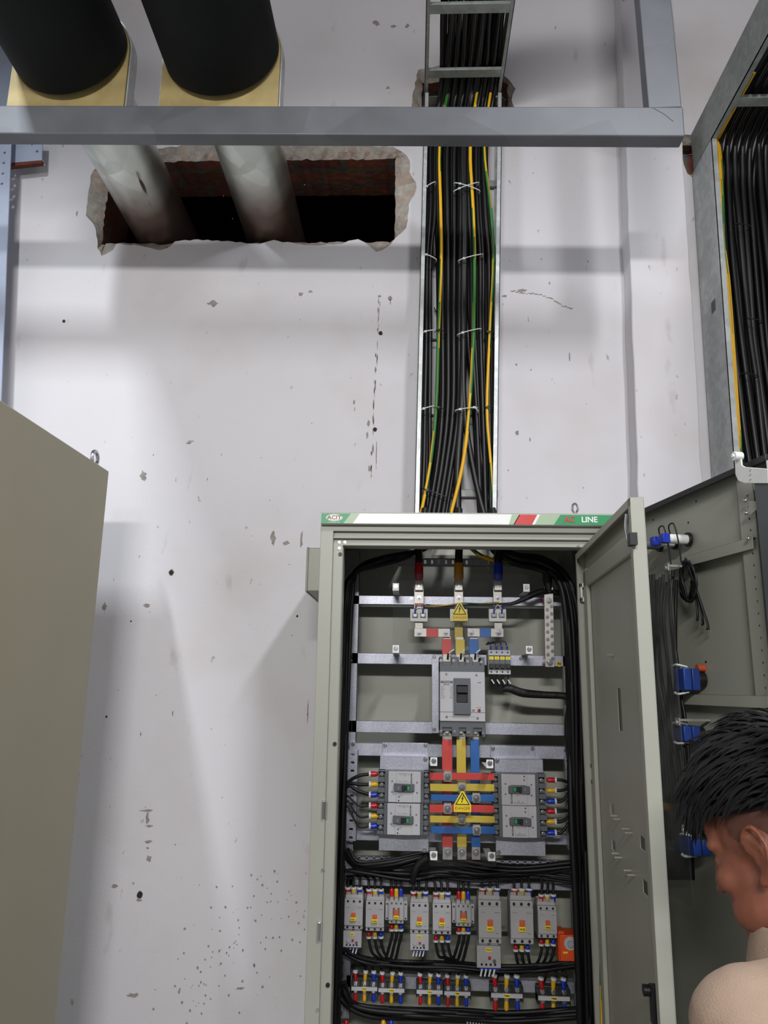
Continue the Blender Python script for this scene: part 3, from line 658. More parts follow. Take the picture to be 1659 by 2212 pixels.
b.box(wI-.02, wI, -TH, -TH+.0015, .2, zTI); b.box(0, .016, -TH, -TH+.0015, .2, zTI); b.box(0, wI, -TH, -TH+.0015, zTI-.018, zTI)
door = b.build('inner_door', 'cab', cabn, bevel=.0012)
b = MB(DM); b.box(.03, .075, -.012, -.0003, .25, zTI-.05); b.build('stiffener', 'cab', door, bevel=.003)
b = MB(DM); b.box(.03, wI-.03, -.012, -.0003, zTI-.10, zTI-.055); b.build('stiffener', 'cab', door, bevel=.003)
b = MB(DM); b.box(wI-.055, wI-.027, -.010, -.0003, .25, zTI-.05); b.build('stiffener', 'cab', door, bevel=.003)
for px, py in ((1333, 1763), (1340, 1770), (1359, 1791), (1366, 1800), (1336, 1844), (1343, 1853), (1363, 1881), (1371, 1891), (1326, 1415)):
    p = LP(DM, px, py); b = MB(DM); b.cyl((p.x, 0, p.z), (p.x, -.016, p.z), .003, 10); b.build('stud', 'cu', door)
p = LP(DM, 1430, 2146, -.01); b = MB(DM); b.box(p.x-.012, p.x+.01, -.03, 0, p.z-.05, p.z+.012); b.cyl((p.x-.012, -.03, p.z), (p.x-.012, -.04, p.z), .01, 14); b.build('latch', 'blk', door)
p = LP(DM, 1372, 1165, -.02); b = MB(DM); b.box(p.x-.006, p.x+.02, -.034, -.02, p.z-.014, p.z+.01); b.build('catch', 'blk', door)
b = MB(DM); b.tube([(p.x-.012, -.03, p.z), (p.x-.02, -.032, p.z+.03), (p.x-.016, -.03, p.z+.055)], .003, 8); b.build('catch_hook', 'screw', door)
for py in (1280, 1672):
    p = U(1258 if py < 1400 else 1283, py, FY); b = MB(); hh = .026
    b.box(p.x-.006, p.x+.010, FY-.008, FY+.012, p.z-hh, p.z-hh+.012); b.box(p.x-.006, p.x+.010, FY-.008, FY+.012, p.z+hh-.012, p.z+hh); b.box(p.x-.006, p.x-.001, FY-.008, FY+.012, p.z-hh, p.z+hh); b.build('hinge', 'white', cabn, bevel=.001)
# yellow-green wire at the hinge side
P = [U(1300, 2060, FY+.01), U(1299, 2100, FY-.01), U(1300, 2160, FY-.012), U(1302, 2230, FY-.01)]
tubeobj('earth_cable', P, .0045, 'yel', 8, 6, stripe=True, seed=1, label='short yellow-green earth wire by the inner door hinge, bottom right of the cabinet', cat='cable')

# ---- outer door with its fittings
Ho = U(1340, 1150, FY-.01)
OM = frame(Ho, .206, -.979)
TO = .03
zTO = LP(OM, 1500, 1052, -TO).z; wO = LP(OM, 1676, 1200, -TO).x
b = MB(OM); b.prism([(0, .06), (wO, .06), (wO, zTO), (0, zTO)], 0, .002)
for a_, c2 in ((wO-.002, wO), (0, .002)): b.box(a_, c2, -TO, 0, .06, zTO)
b.box(0, wO, -TO, 0, zTO-.002, zTO); b.box(0, wO, -TO, 0, .06, .062)
odoor = b.build('outer_door', 'cab', cabn, bevel=.0015)
b = MB(OM); b.box(0, wO, -TO-.002, -TO+.008, zTO-.012, zTO+.003); b.build('rubber_seal', 'blk', odoor, bevel=.002)
# perforated strip
pa = LP(OM, 1606, 1200, -.012); pb = LP(OM, 1643, 1200, -.012)
hs = []
z = zTO-.06
cxh = LP(OM, 1628, 1200, -.012).x
while z > .3: hs.append(circ(cxh, z, .0028, 8)); z -= .0245
b = MB(OM); b.prism([(pa.x, .2), (pb.x, .2), (pb.x, zTO-.02), (pa.x, zTO-.02)], -.014, -.012, hs); b.box(pa.x, pa.x+.002, -.014, 0, .2, zTO-.02); b.box(pb.x-.002, pb.x, -.014, 0, .2, zTO-.02)
b.build('perforated_stiffener', 'cab', odoor)
for py, py2 in ((1190, 1206), (1500, 1516), (1800, 1816)):
    p = LP(OM, 1523, py, -.02); p2 = LP(OM, 1523, py2+8, -.02)
    q = LP(OM, 1440, py, -.02)
    b = MB(OM); b.box(q.x, pb.x-.004, -.024, -.022, p2.z, p.z); b.box(q.x, pb.x-.004, -.024, 0, p.z-.002, p.z); b.build('cross_stiffener', 'cab', odoor, bevel=.001)
for px, py in ((1504, 1083), (1487, 1129), (1411, 1123), (1525, 1430), (1478, 1253)):
    p = LP(OM, px, py); b = MB(OM); b.cyl((p.x, -.0006, p.z), (p.x, .0, p.z), .003, 10); b.build('rivet_hole', 'blk', odoor)
# lock rod bracket with roller
c0 = LP(OM, 1596, 986, -.05)
pts = [(1590, 992), (1603, 992), (1605, 1005), (1612, 1009), (1640, 1011), (1662, 1013), (1662, 1044), (1610, 1044), (1597, 1039), (1591, 1025)]
lp = [LP(OM, x, y, -.048) for x, y in pts]
b = MB(OM); b.prism([(p.x, p.z) for p in lp], -.051, -.048); lr = b.build('rod_bracket', 'white', odoor, bevel=.001)
b = MB(OM); b.cyl((c0.x, -.044, c0.z), (c0.x, -.062, c0.z), .0095, 20); b.cyl((c0.x, -.062, c0.z), (c0.x, -.066, c0.z), .004, 10); b.build('roller', 'white', lr, bevel=.001)
for py in (1015, 1025, 1035):
    p = LP(OM, 1623, py, -.05); b = MB(OM); b.cyl((p.x, -.051, p.z), (p.x, -.053, p.z), .002, 8); b.build('rivet', 'screw', lr)
p = LP(OM, 1665, 1030, -.03); b = MB(OM); b.box(LP(OM, 1650, 1100, -.03).x, LP(OM, 1690, 1100, -.03).x, -.047, -.012, .2, p.z+.01); b.build('lock_rod', 'dgrey', odoor, bevel=.002)
pts = [(1620, 1082), (1640, 1084), (1637, 1100), (1624, 1112), (1618, 1108)]
lp = [LP(OM, x, y, -.03) for x, y in pts]
b = MB(OM); b.prism([(p.x, p.z) for p in lp], -.032, -.03); b.build('corner_tab', 'cab', odoor)
for px, py in ((1611, 1081), (1640, 1083), (1613, 1108), (1617, 1163)):
    p = LP(OM, px, py, -.03); b = MB(OM); b.M = OM @ T(0, 0, 0); b.ell((p.x, -.032, p.z), (.005, .003, .005), 12); b.build('screw', 'screw', odoor)
# clear sheet on stand-offs
sa = LP(OM, 1395, 1215, -.075); sb = LP(OM, 1447, 1215, -.075)
zb_ = LP(OM, 1495, 1960, -.075).z
sh = thing('acrylic_cover', 'scratched clear acrylic sheet standing off the inside of the outer door', 'cover sheet', tuple(OM @ Vector(((sa.x+sb.x)/2, -.075, (sa.z+zb_)/2))))
b = MB(OM); b.box(.05, sb.x, -.077, -.074, zb_, sb.z); b.build('sheet', 'smoky', sh)
for px, py in ((1447, 1221), (1471, 1555), (1486, 1788)):
    p = LP(OM, px, py, -.075)
    b = MB(OM); b.box(p.x-.014, p.x+.002, -.0815, -.078, p.z-.012, p.z+.004); b.box(p.x-.008, p.x-.002, -.078, -.0015, p.z-.003, p.z+.002); b.cyl((p.x-.006, -.0815, p.z-.006), (p.x-.006, -.085, p.z-.006), .004, 10); b.build('standoff', 'cu', sh)
# lamps and switches on the outer door
def door_dev(kind, px, py, col, label, cat, r=.0115, L=.05, white=True):
    p = LP(OM, px, py, -.001)
    t = thing(kind, label, cat, tuple(OM @ Vector((p.x, -.002, p.z))))
    b = MB(OM); b.cyl((p.x, -.0045, p.z), (p.x, -.012, p.z), r*1.5, 24); b.build('ring_nut', 'blk', t, bevel=.001)
    b = MB(OM); b.cyl((p.x, -.008, p.z), (p.x, -L, p.z), r, 24); b.build('barrel', col, t, bevel=.001)
    b = MB(OM); b.cbox(p.x, -L-.008, p.z, .02, .018, .022); b.build('terminal', 'bblu', t, bevel=.001)
    return t, p
grp = 'indicator lamps on the outer door'
door_dev('indicator_lamp', 1492, 1166, 'white', 'indicator lamp with long white barrel, nearest the free edge of the outer door', 'indicator lamp', L=.06)
door_dev('indicator_lamp', 1462, 1172, 'white', 'middle indicator lamp of the row behind the top of the acrylic sheet', 'indicator lamp')
door_dev('indicator_lamp', 1430, 1178, 'dgrey', 'dark indicator lamp half hidden behind the inner door edge', 'indicator lamp')
for (x, y) in ((1462, 1128), (1440, 1133)):
    p = LP(OM, x, y+35, -.05); P = [OM @ Vector((p.x-.02, -.05, p.z)), OM @ Vector((p.x-.015, -.06, p.z+.03)), OM @ Vector((p.x+.008, -.06, p.z+.032)), OM @ Vector((p.x+.014, -.055, p.z-.01)), OM @ Vector((p.x+.012, -.05, p.z-.06))]
    tubeobj('control_wire', P, .0018, 'cabin', label='thin black wire looping off the indicator lamps', cat='wire', group='wires of the indicator lamps')
def sel(px0, py0, px1, py1, label, knob=True):
    a = LP(OM, px0, py0, -.03); c = LP(OM, px1, py1, -.03)
    t = thing('selector_switch', label, 'switch', tuple(OM @ Vector(((a.x+c.x)/2, -.03, (a.z+c.z)/2))))
    xm = (a.x+c.x)/2; w = abs(c.x-a.x); zm = (a.z+c.z)/2; h = abs(a.z-c.z)
    b = MB(OM); b.cyl((xm, -.003, zm), (xm, -.022, zm), h*.30, 20); b.build('collar', 'blk', t, bevel=.001)
    for k in (0, 1):
        b = MB(OM); b.cbox(xm, -.032-.021*k, zm, w*.8, .019, h*.74); b.build('contact_block', 'dblue', t, bevel=.002)
    b = MB(OM)
    for k in (-1, 1):
        b.tube([(xm, -.045, zm+k*h*.42), (xm-.01, -.06, zm+k*h*.5), (xm-.02, -.062, zm+k*h*.44)], .0025, 6)
        b.tube([(xm+.01, -.045, zm+k*h*.42), (xm, -.065, zm+k*h*.5), (xm-.012, -.068, zm+k*h*.46)], .0025, 6)
    b.build('wire_marker', 'tie', t)
    return t
sel(1478, 1437, 1512, 1500, 'large blue selector switch body with white-tagged wires on the outer door')
sel(1478, 1560, 1512, 1608, 'blue switch body just above the head, behind the lower stand-off')
sel(1490, 1795, 1535, 1858, 'blue switch body low on the outer door beside the face')
p = LP(OM, 1514, 1443, -.01); b = MB(OM); b.cyl((p.x, -.002, p.z), (p.x, -.02, p.z), .008, 14); tag(b.build('push_button', 'ora'), 'small orange push button body behind the blue selector switch', 'push button')
for k in range(7):
    c = LP(OM, 1481+k*1.2, 1256, -.02-.004*k); P = []
    for i in range(17):
        t = 2*math.pi*i/16+k*.3
        P.append(OM @ Vector((c.x+.026*math.cos(t)+random.uniform(-.002, .002), -.02-.004*k+random.uniform(-.003, .003), c.z+.046*math.sin(t)+random.uniform(-.002, .002))))
    if k in (2, 4, 6): P += [OM @ Vector((c.x+.03, -.025, c.z-.06-k*.006)), OM @ Vector((c.x+.026, -.025, c.z-.085-k*.004))]
    tubeobj('coiled_wire', P, .0028, 'cabin', 6, 2, label='black control wire coiled and hanging inside the outer door', cat='wire', group='coiled wires on the outer door')
for k in range(9):
    px = 1405+k*7; P = [LP(OM, px, 1230+random.uniform(0, 30), -.03), LP(OM, px+random.uniform(-8, 8), 1330, -.045), LP(OM, px+random.uniform(-6, 14), 1450, -.04), LP(OM, px+15+random.uniform(-6, 10), 1560, -.04), LP(OM, px+30, 1700, -.04), LP(OM, px+36, 1900, -.035)]
    tubeobj('control_wire', [OM @ p for p in P], .004, 'cabin', 7, 5, label='black control wire running down behind the acrylic sheet', cat='wire', group='wires behind the acrylic sheet')

# ------------------------------------------------------------------ inside the cabinet
def seg_rail(name, pxa, pya, pxb, pyb, Y, label, dep=.025, slots=None, m='zinc', screws=(), grp=None, cat='mounting rail'):
    a = U(pxa, pya, Y); c = U(pxb, pyb, Y)
    t = thing(name, label, cat, ((a.x+c.x)/2, Y, (a.z+c.z)/2), group=grp)
    hs = []
    if slots:
        n, w, h = slots
        if (c.x-a.x) > (a.z-c.z):
            for i in range(n): hs.append(slot(a.x+(c.x-a.x)*(i+.6)/n, (a.z+c.z)/2, w, h))
        else:
            for i in range(n): hs.append(slot((a.x+c.x)/2, a.z+(c.z-a.z)*(i+.6)/n, w, h))
    b = MB(); b.prism([(a.x, c.z), (c.x, c.z), (c.x, a.z), (a.x, a.z)], Y, Y+.002, hs)
    if (c.x-a.x) > (a.z-c.z):
        b.box(a.x, c.x, Y, Y+dep, a.z-.002, a.z); b.box(a.x, c.x, Y, Y+dep, c.z, c.z+.002)
    else:
        b.box(a.x, a.x+.002, Y, Y+dep, c.z, a.z); b.box(c.x-.002, c.x, Y, Y+dep, c.z, a.z)
    b.build('channel', m, t, bevel=.0008)
    for px, py in screws:
        p = U(px, py, Y); b = MB(); screw_mb(b, p.x, Y, p.z, .0048); b.build('screw', 'screw', t)
    return t
RY = -.15
seg_rail('slotted_rail', 850, 1205, 1150, 1224, RY, 'slotted zinc rail across the top of the cabinet interior', slots=(20, .0075, .014))
seg_rail('mounting_rail', 757, 1286, 1228, 1310, RY, 'plain zinc rail behind the three incoming cable lugs', screws=((888, 1294), (1080, 1296), (1222, 1294), (1222, 1308)))
seg_rail('mounting_rail', 755, 1410, 1232, 1440, RY, 'plain zinc rail behind the top of the main breaker', screws=((1125, 1422), (1229, 1438), (757, 1412), (757, 1427)))
seg_rail('mounting_rail', 752, 1556, 1230, 1590, RY, 'plain zinc rail behind the bottom of the main breaker')
seg_rail('mounting_rail', 755, 1604, 1237, 1641, RY-.02, 'plain zinc rail above the four smaller breakers', screws=((763, 1607), (1222, 1620)))
seg_rail('mounting_rail', 765, 1793, 1240, 1826, RY-.02, 'plain zinc rail behind the lower ends of the side breakers')
seg_rail('slotted_rail', 751, 1619, 769, 1817, RY-.045, 'upright slotted zinc bracket left of the breakers', slots=(11, .012, .006))
seg_rail('slotted_rail', 1220, 1633, 1241, 1836, RY-.045, 'upright slotted zinc bracket right of the breakers', slots=(11, .012, .006))
seg_rail('mounting_rail', 933, 1414, 950, 1584, RY-.012, 'upright zinc strap along the left side of the main breaker', dep=.01, screws=((938, 1419), (938, 1576)))
seg_rail('slotted_rail', 745, 1190, 756, 2200, RY, 'tall slotted upright at the left inside of the cabinet', slots=(42, .006, .012))
seg_rail('slotted_rail', 1234, 1190, 1246, 2200, RY, 'tall slotted upright at the right inside of the cabinet', slots=(42, .006, .012), m='galvd')
seg_rail('slotted_rail', 750, 1850, 1240, 1868, RY, 'slotted zinc rail below the breakers, mostly behind black wires', slots=(30, .0075, .014))
seg_rail('mounting_plate', 747, 1898, 1250, 1925, RY, 'zinc rail behind the tops of the contactors', m='zinc')
seg_rail('mounting_plate', 748, 2106, 1246, 2148, RY, 'broad zinc rail carrying the row of terminal blocks', m='zinc')
seg_rail('mounting_plate', 747, 1996, 1250, 2012, RY, 'narrow rail behind the lower halves of the contactors', m='galvd')
for i, (px, py) in enumerate(((744, 1289), (744, 1301), (748, 1413), (748, 1427), (744, 1558), (744, 1573), (746, 1608), (746, 1625))):
    p = U(px, py, RY); b = MB(); screw_mb(b, p.x+.004, RY, p.z, .0048); tag(b.build('screw', 'screw'), 'round-headed zinc screw on the left slotted upright', 'screw', 'screws of the left upright')
# standoff tabs with clear sheets
def sheet(name, pxa, pya, pxb, pyb, Y, tabs, label):
    a = U(pxa, pya, Y); c = U(pxb, pyb, Y)
    t = thing(name, label, 'cover sheet', ((a.x+c.x)/2, Y, (a.z+c.z)/2))
    r = .012; pts = []
    for (x, z, a0) in ((c.x-r, a.z-r, 0), (a.x+r, a.z-r, 90), (a.x+r, c.z+r, 180), (c.x-r, c.z+r, 270)):
        for k in range(5): q = math.radians(a0+22.5*k); pts.append((x+r*math.cos(q), z+r*math.sin(q)))
    MB().prism(pts, Y, Y+.003).build('sheet', 'clear', t)
    for px, py in tabs:
        p = U(px, py, Y); b = MB(); b.box(p.x-.010, p.x+.010, Y-.0025, Y-.0005, p.z-.012, p.z+.012); b.box(p.x-.010, p.x+.010, Y+.0035, RY-.0005, p.z-.013, p.z-.011)
        screw_mb(b, p.x, Y-.0025, p.z+.002, .0055, 1); b.build('fixing_tab', ['white', 'screw'], t)
sheet('acrylic_cover', 850, 1238, 1146, 1412, -.255, ((855, 1268), (855, 1402), (1137, 1270), (1143, 1404)), 'clear acrylic sheet over the incoming lugs and busbars at the top')
sheet('acrylic_cover', 927, 1600, 1073, 1874, -.325, ((937, 1645), (1058, 1650), (937, 1848), (1062, 1850)), 'tall clear acrylic sheet over the coloured busbars between the breakers')

# breaker carrier plates
def carrier(x0, y0, x1, y1, fx0, fx1, fy, side, label):
    Y = -.215; a = U(x0, y0, Y); c = U(x1, y1, Y)
    t = thing('mounting_plate', label, 'mounting plate', ((a.x+c.x)/2, Y, (a.z+c.z)/2))
    b = MB(); b.box(a.x, c.x, Y, Y+.002, c.z, a.z); b.box(a.x, c.x, Y, RY-.022, c.z, c.z+.002); b.box(a.x, c.x, Y, RY-.022, a.z-.002, a.z)
    f0 = U(fx0, fy, RY-.022); f1 = U(fx1, fy+14, RY-.022); b.box(f0.x, f1.x, RY-.024, RY-.022, a.z-.002, f0.z+.004)
    b.build('plate', 'zinc', t, bevel=.001)
    for px in (fx0+6, fx1-6):
        p = U(px, fy+4, RY-.024); b = MB(); screw_mb(b, p.x, RY-.024, p.z, .0048); b.build('screw', 'screw', t)
    for px, py in side:
        p = U(px, py, Y); b = MB(); screw_mb(b, p.x, Y, p.z, .0052); b.build('screw', 'screw', t)
carrier(821, 1633, 926, 1840, 826, 925, 1606, ((919, 1640), (917, 1836)), 'zinc carrier plate behind the two left breakers')
carrier(1068, 1639, 1179, 1850, 1059, 1156, 1613, ((1074, 1643), (1077, 1841)), 'zinc carrier plate behind the two right breakers')

# ---- main breaker
class PX:
    def __init__(s, cx, cy, Y): s.c = U(cx, cy, Y); s.cx = cx; s.cy = cy; s.s = mpp(cy, Y); s.Y = Y; s.v = abs(U(cx, cy-10, Y).z-U(cx, cy+10, Y).z)/20
    def x(s, px): return s.c.x+(px-s.cx)*s.s
    def z(s, py): return s.c.z-(py-s.cy)*s.v
def main_breaker():
    Y = -.262; g = PX(999, 1505, Y)
    t = thing('main_breaker', 'large three-pole main circuit breaker with grey ends and dark toggle in the upper middle', 'circuit breaker', (g.c.x, Y, g.c.z))
    b = MB()
    z0, z1 = g.z(1592), g.z(1418); xa, xb = g.x(950), g.x(1048)
    top_c = [(975-8, 975-8)]
    b.box(xa, xb, Y+.012, RY-.003, g.z(1580), g.z(1428))
    for (za, zb, zc) in ((1418, 1450, 1), (1560, 1592, -1)):
        b.box(xa, xb, Y+.006, Y+.09, g.z(1452) if zc > 0 else g.z(1572), g.z(1436) if zc > 0 else g.z(1556))
        for k in range(4):
            cxp = (953, 984, 1014, 1044)[k]; wv = (6, 16, 16, 8)[k]/2
            b.box(g.x(cxp-wv), g.x(cxp+wv), Y+.006, Y+.09, *((g.z(1438), g.z(1418)) if zc > 0 else (g.z(1591), g.z(1570))))
    b.build('case', 'dgrey', t, bevel=.0015)
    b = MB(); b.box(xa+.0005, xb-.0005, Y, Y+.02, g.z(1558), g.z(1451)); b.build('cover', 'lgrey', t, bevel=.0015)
    b = MB(); b.box(xa, xb, Y-.0005, Y+.001, g.z(1538.8), g.z(1537.6)); b.box(g.x(970), g.x(1026), Y-.0004, Y+.001, g.z(1548), g.z(1547.5)); b.build('seam', 'gink', t)
    b = MB(); x0, x1, za, zb = g.x(980), g.x(1016), g.z(1543), g.z(1465)
    b.prism([(x0, za), (x1, za), (x1, zb), (x0, zb)], Y-.011, Y, [[(g.x(986), g.z(1518)), (g.x(1010), g.z(1518)), (g.x(1010), g.z(1480)), (g.x(986), g.z(1480))]]); e = b.build('escutcheon', 'dgrey', t, bevel=.001)
    b = MB(); b.box(g.x(986), g.x(1010), Y-.0015, Y-.001, g.z(1518), g.z(1480)); b.box(g.x(987), g.x(1009), Y-.018, Y-.001, g.z(1496), g.z(1484.5)); b.box(g.x(988), g.x(1008), Y-.007, Y-.001, g.z(1517), g.z(1500)); b.build('toggle', 'blk', t, bevel=.0012)
    for k, px in enumerate((966, 996, 1027)):
        for zc in (0, 1):
            b = MB(); py = 1428 if zc == 0 else 1581
            b.box(g.x(px-8), g.x(px+8), Y+.03, Y+.034, g.z(py+9), g.z(py-12) if zc == 0 else g.z(py-8)); b.cyl((g.x(px), Y+.03, g.z(py)), (g.x(px), Y+.022, g.z(py)), .0085, 18); b.cyl((g.x(px), Y+.022, g.z(py)), (g.x(px), Y+.014, g.z(py)), .0058, 6)
            b.build('terminal', 'cu', t, bevel=.0005)
    for px, py in ((953, 1427), (981, 1427), (1011, 1428), (1041, 1429), (953, 1580), (982, 1581), (1012, 1582), (1043, 1583)):
        b = MB(); screw_mb(b, g.x(px), Y+.006, g.z(py), .0036); b.build('screw', 'screw', t)
    for px, py in ((964.5, 1456.5), (1029.5, 1458), (965, 1549), (1031, 1551)):
        b = MB(); screw_mb(b, g.x(px), Y, g.z(py), .003, d=.001); b.build('screw', 'screw', t)
    b = MB(); b.cyl((g.x(1034.5), Y, g.z(1534)), (g.x(1034.5), Y-.002, g.z(1534)), .0048, 18); b.build('trip_button', 'darkred', t)
    b = MB(); b.box(g.x(952), g.x(978), Y-.0004, Y, g.z(1476), g.z(1471)); b.build('name_band', 'dgrey', t)
    text('Metasol', 4.6*g.s, T(g.x(965), Y-.0008, g.z(1473.5)), 'lgrey', 'name_letters', t, sx=1.1, bold=.0001)
    text('ABN 403c', 3.4*g.s, T(g.x(965), Y-.0004, g.z(1479)), 'ink', 'type_letters', t)
    text('LS', 5.4*g.s, T(g.x(1022), Y-.0004, g.z(1534)), 'ink', 'maker_letters', t, sx=1.2, bold=.0002)
    text('PUSH TO TRIP', 1.8*g.s, T(g.x(1034), Y-.0004, g.z(1528)), 'red', 'small_letters', t)
    text('300/400', 2.4*g.s, T(g.x(1036), Y-.0004, g.z(1474)), 'ink', 'small_letters', t)
    text('CE', 5*g.s, T(g.x(974), Y-.0004, g.z(1507)), 'gink', 'small_letters', t)
    b = MB()
    for k in range(11):
        py = 1483+k*2.6; b.box(g.x(952.5), g.x(952.5+random.uniform(4, 11)), Y-.0003, Y, g.z(py+.7), g.z(py)); b.box(g.x(978-random.uniform(3, 7)), g.x(977.5), Y-.0003, Y, g.z(py+.7), g.z(py)) if k < 8 else None
    b.build('printed_lines', 'gink', t)
main_breaker()

# ---- side breakers (lying on their sides)
def side_breaker(flip, label, px, py):
    Y = -.268; g = PX(870, 1700, Y)
    t = thing('circuit_breaker', label, 'circuit breaker', (g.c.x, Y, g.c.z))
    b = MB()
    b.box(g.x(838), g.x(910), Y+.008, Y+.05, g.z(1734), g.z(1666))
    b.box(g.x(831), g.x(838), Y+.004, Y+.05, g.z(1734), g.z(1666)); b.box(g.x(908), g.x(916), Y+.004, Y+.05, g.z(1734), g.z(1666))
    for xs_ in ((816, 831), (916, 927)):
        for py_ in ((1666, 1668), (1680, 1691), (1703, 1714), (1727, 1734)):
            b.box(g.x(xs_[0]), g.x(xs_[1]), Y+.006, Y+.05, g.z(py_[1]), g.z(py_[0]))
        b.box(g.x(xs_[0]), g.x(xs_[1]), Y+.026, Y+.05, g.z(1734), g.z(1666))
    b.build('case', 'dgrey', t, bevel=.001)
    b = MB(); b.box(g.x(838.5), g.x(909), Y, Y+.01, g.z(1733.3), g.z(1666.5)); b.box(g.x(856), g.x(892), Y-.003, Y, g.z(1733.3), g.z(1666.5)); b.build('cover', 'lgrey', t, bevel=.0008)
    b = MB(); b.prism([(g.x(851), g.z(1708)), (g.x(856), g.z(1708)), (g.x(860), g.z(1710)), (g.x(889), g.z(1710)), (g.x(892), g.z(1708)), (g.x(895), g.z(1708)), (g.x(895), g.z(1693)), (g.x(851), g.z(1692))], Y-.011, Y-.001); b.build('escutcheon', 'dgrey', t, bevel=.0012)
    b = MB(); b.box(g.x(868), g.x(886), Y-.0118, Y-.0108, g.z(1707), g.z(1695.5)); b.box(g.x(868.5), g.x(874), Y-.019, Y-.0105, g.z(1706.5), g.z(1696)); b.build('toggle', 'blk', t, bevel=.0008)
    b = MB(); b.box(g.x(880), g.x(885), Y-.0128, Y-.0115, g.z(1706), g.z(1697)); b.build('on_marker', 'gtoggle', t)
    b = MB(); b.box(g.x(860.5), g.x(861.5), Y-.0116, Y-.0108, g.z(1704), g.z(1699)); b.build('off_mark', 'lgrey', t)
    for xx in (824, 921):
        for yy in (1674, 1697, 1720):
            b = MB(); b.cyl((g.x(xx), Y+.028, g.z(yy)), (g.x(xx), Y+.016, g.z(yy)), .0058, 14); b.cyl((g.x(xx), Y+.016, g.z(yy)), (g.x(xx), Y+.012, g.z(yy)), .004, 6); b.build('terminal', 'screw', t)
    for xx, yy in ((847, 1688), (847, 1711), (901, 1690), (901, 1712)):
        b = MB(); screw_mb(b, g.x(xx), Y, g.z(yy), .002, d=.001); b.build('screw', 'screw', t)
    b = MB(); b.cyl((g.x(861.5), Y-.003, g.z(1729)), (g.x(861.5), Y-.0045, g.z(1729)), .0022, 12); b.build('trip_button', 'darkred', t)
    R90 = Matrix.Rotation(math.pi/2, 4, 'Y')
    b = MB(); b.box(g.x(887), g.x(890), Y-.0034, Y-.003, g.z(1692), g.z(1670)); b.build('name_band', 'dgrey', t)
    text('Metasol', 3.6*g.s, T(g.x(888.5), Y-.0038, g.z(1681)) @ R90, 'lgrey', 'name_letters', t)
    text('LS', 4.4*g.s, T(g.x(862), Y-.0034, g.z(1721)) @ R90, 'ink', 'maker_letters', t, bold=.0002)
    b = MB()
    for k in range(9):
        xx = 861+k*2.7; b.box(g.x(xx), g.x(xx+.9), Y-.0033, Y-.003, g.z(1669.5+random.uniform(3, 8)), g.z(1669.5)); b.box(g.x(xx), g.x(xx+.7), Y-.0033, Y-.003, g.z(1690), g.z(1690-random.uniform(1, 5)))
    b.build('printed_lines', 'gink', t)
    return t
sb0 = side_breaker(False, 'circuit breaker lying sideways with green toggle mark, upper of the left pair', 0, 0)
def mv(px, py, Y=-.268): return U(px, py, Y)
dup(sb0, mv(868, 1769.5), 'circuit breaker lying sideways with green toggle mark, lower of the left pair')
dup(sb0, mv(1124, 1706), 'circuit breaker lying sideways facing the right, upper of the right pair', scale=(1.03, 1, 1), rz=(0, math.pi, 0))
dup(sb0, mv(1126.5, 1775), 'circuit breaker lying sideways facing the right, lower of the right pair', scale=(1.03, 1, 1), rz=(0, math.pi, 0))

# ---- busbars
def bar(px0, py0, px1, py1, Y, m, th=.005, bev=.0008):
    a = U(px0, py0, Y); c = U(px1, py1, Y); return MB().box(a.x, c.x, Y, Y+th, c.z, a.z), m
def boltm(px, py, Y, r=.008):
    p = U(px, py, Y); b = MB(); b.cyl((p.x, Y, p.z), (p.x, Y-.0025, p.z), r*1.25, 20); b.cyl((p.x, Y-.0025, p.z), (p.x, Y-.009, p.z), r*.8, 6); b.cyl((p.x, Y-.009, p.z), (p.x, Y-.014, p.z), r*.45, 10); return b
VY = -.225; HY = -.262
cols = (('sred', 'red'), ('syel', 'yellow'), ('sblu', 'blue'))
for k, (x0, x1, xl0) in enumerate(((955, 978, 957), (986, 1008, 988), (1016, 1038, 1019))):
    m, cn = cols[k]
    p = U((x0+x1)/2, 1720, VY)
    t = thing('busbar', f'upright {cn} insulated busbar running down from the main breaker', 'busbar', (p.x, VY, p.z))
    a = U(x0, 1597, VY); c = U(x1, 1830, VY); a2 = U(xl0, 1597, VY); xo = U(xl0, 1830, VY).x
    MB().box(a.x, c.x, VY-.001, VY+.006, c.z, a.z).build('sleeve', m, t, bevel=.001)
    e = U(x0+1, 1857, VY); MB().box(a.x+.001, c.x-.001, VY, VY+.005, e.z, c.z).build('bare_end', 'cu', t, bevel=.0005)
    q = U((x0+x1)/2+1, 1840, VY); boltm((x0+x1)/2+1, 1841, VY).build('bolt', 'screw', t)
    a3 = U(x0, 1585, VY); MB().box(a.x+.001, c.x-.001, VY, VY+.005, a.z, a3.z).build('bare_end', 'cu', t)
hz = [(928, 1068, 1669, 1686, 0, 967), (929, 1068, 1693, 1710, 1, 998), (931, 1069, 1716, 1732, 2, 1029), (928, 1068, 1738, 1756, 0, 967), (929, 1069, 1762, 1778, 1, 998), (931, 1070, 1785, 1802, 2, 1030)]
od = ('upper', 'lower')
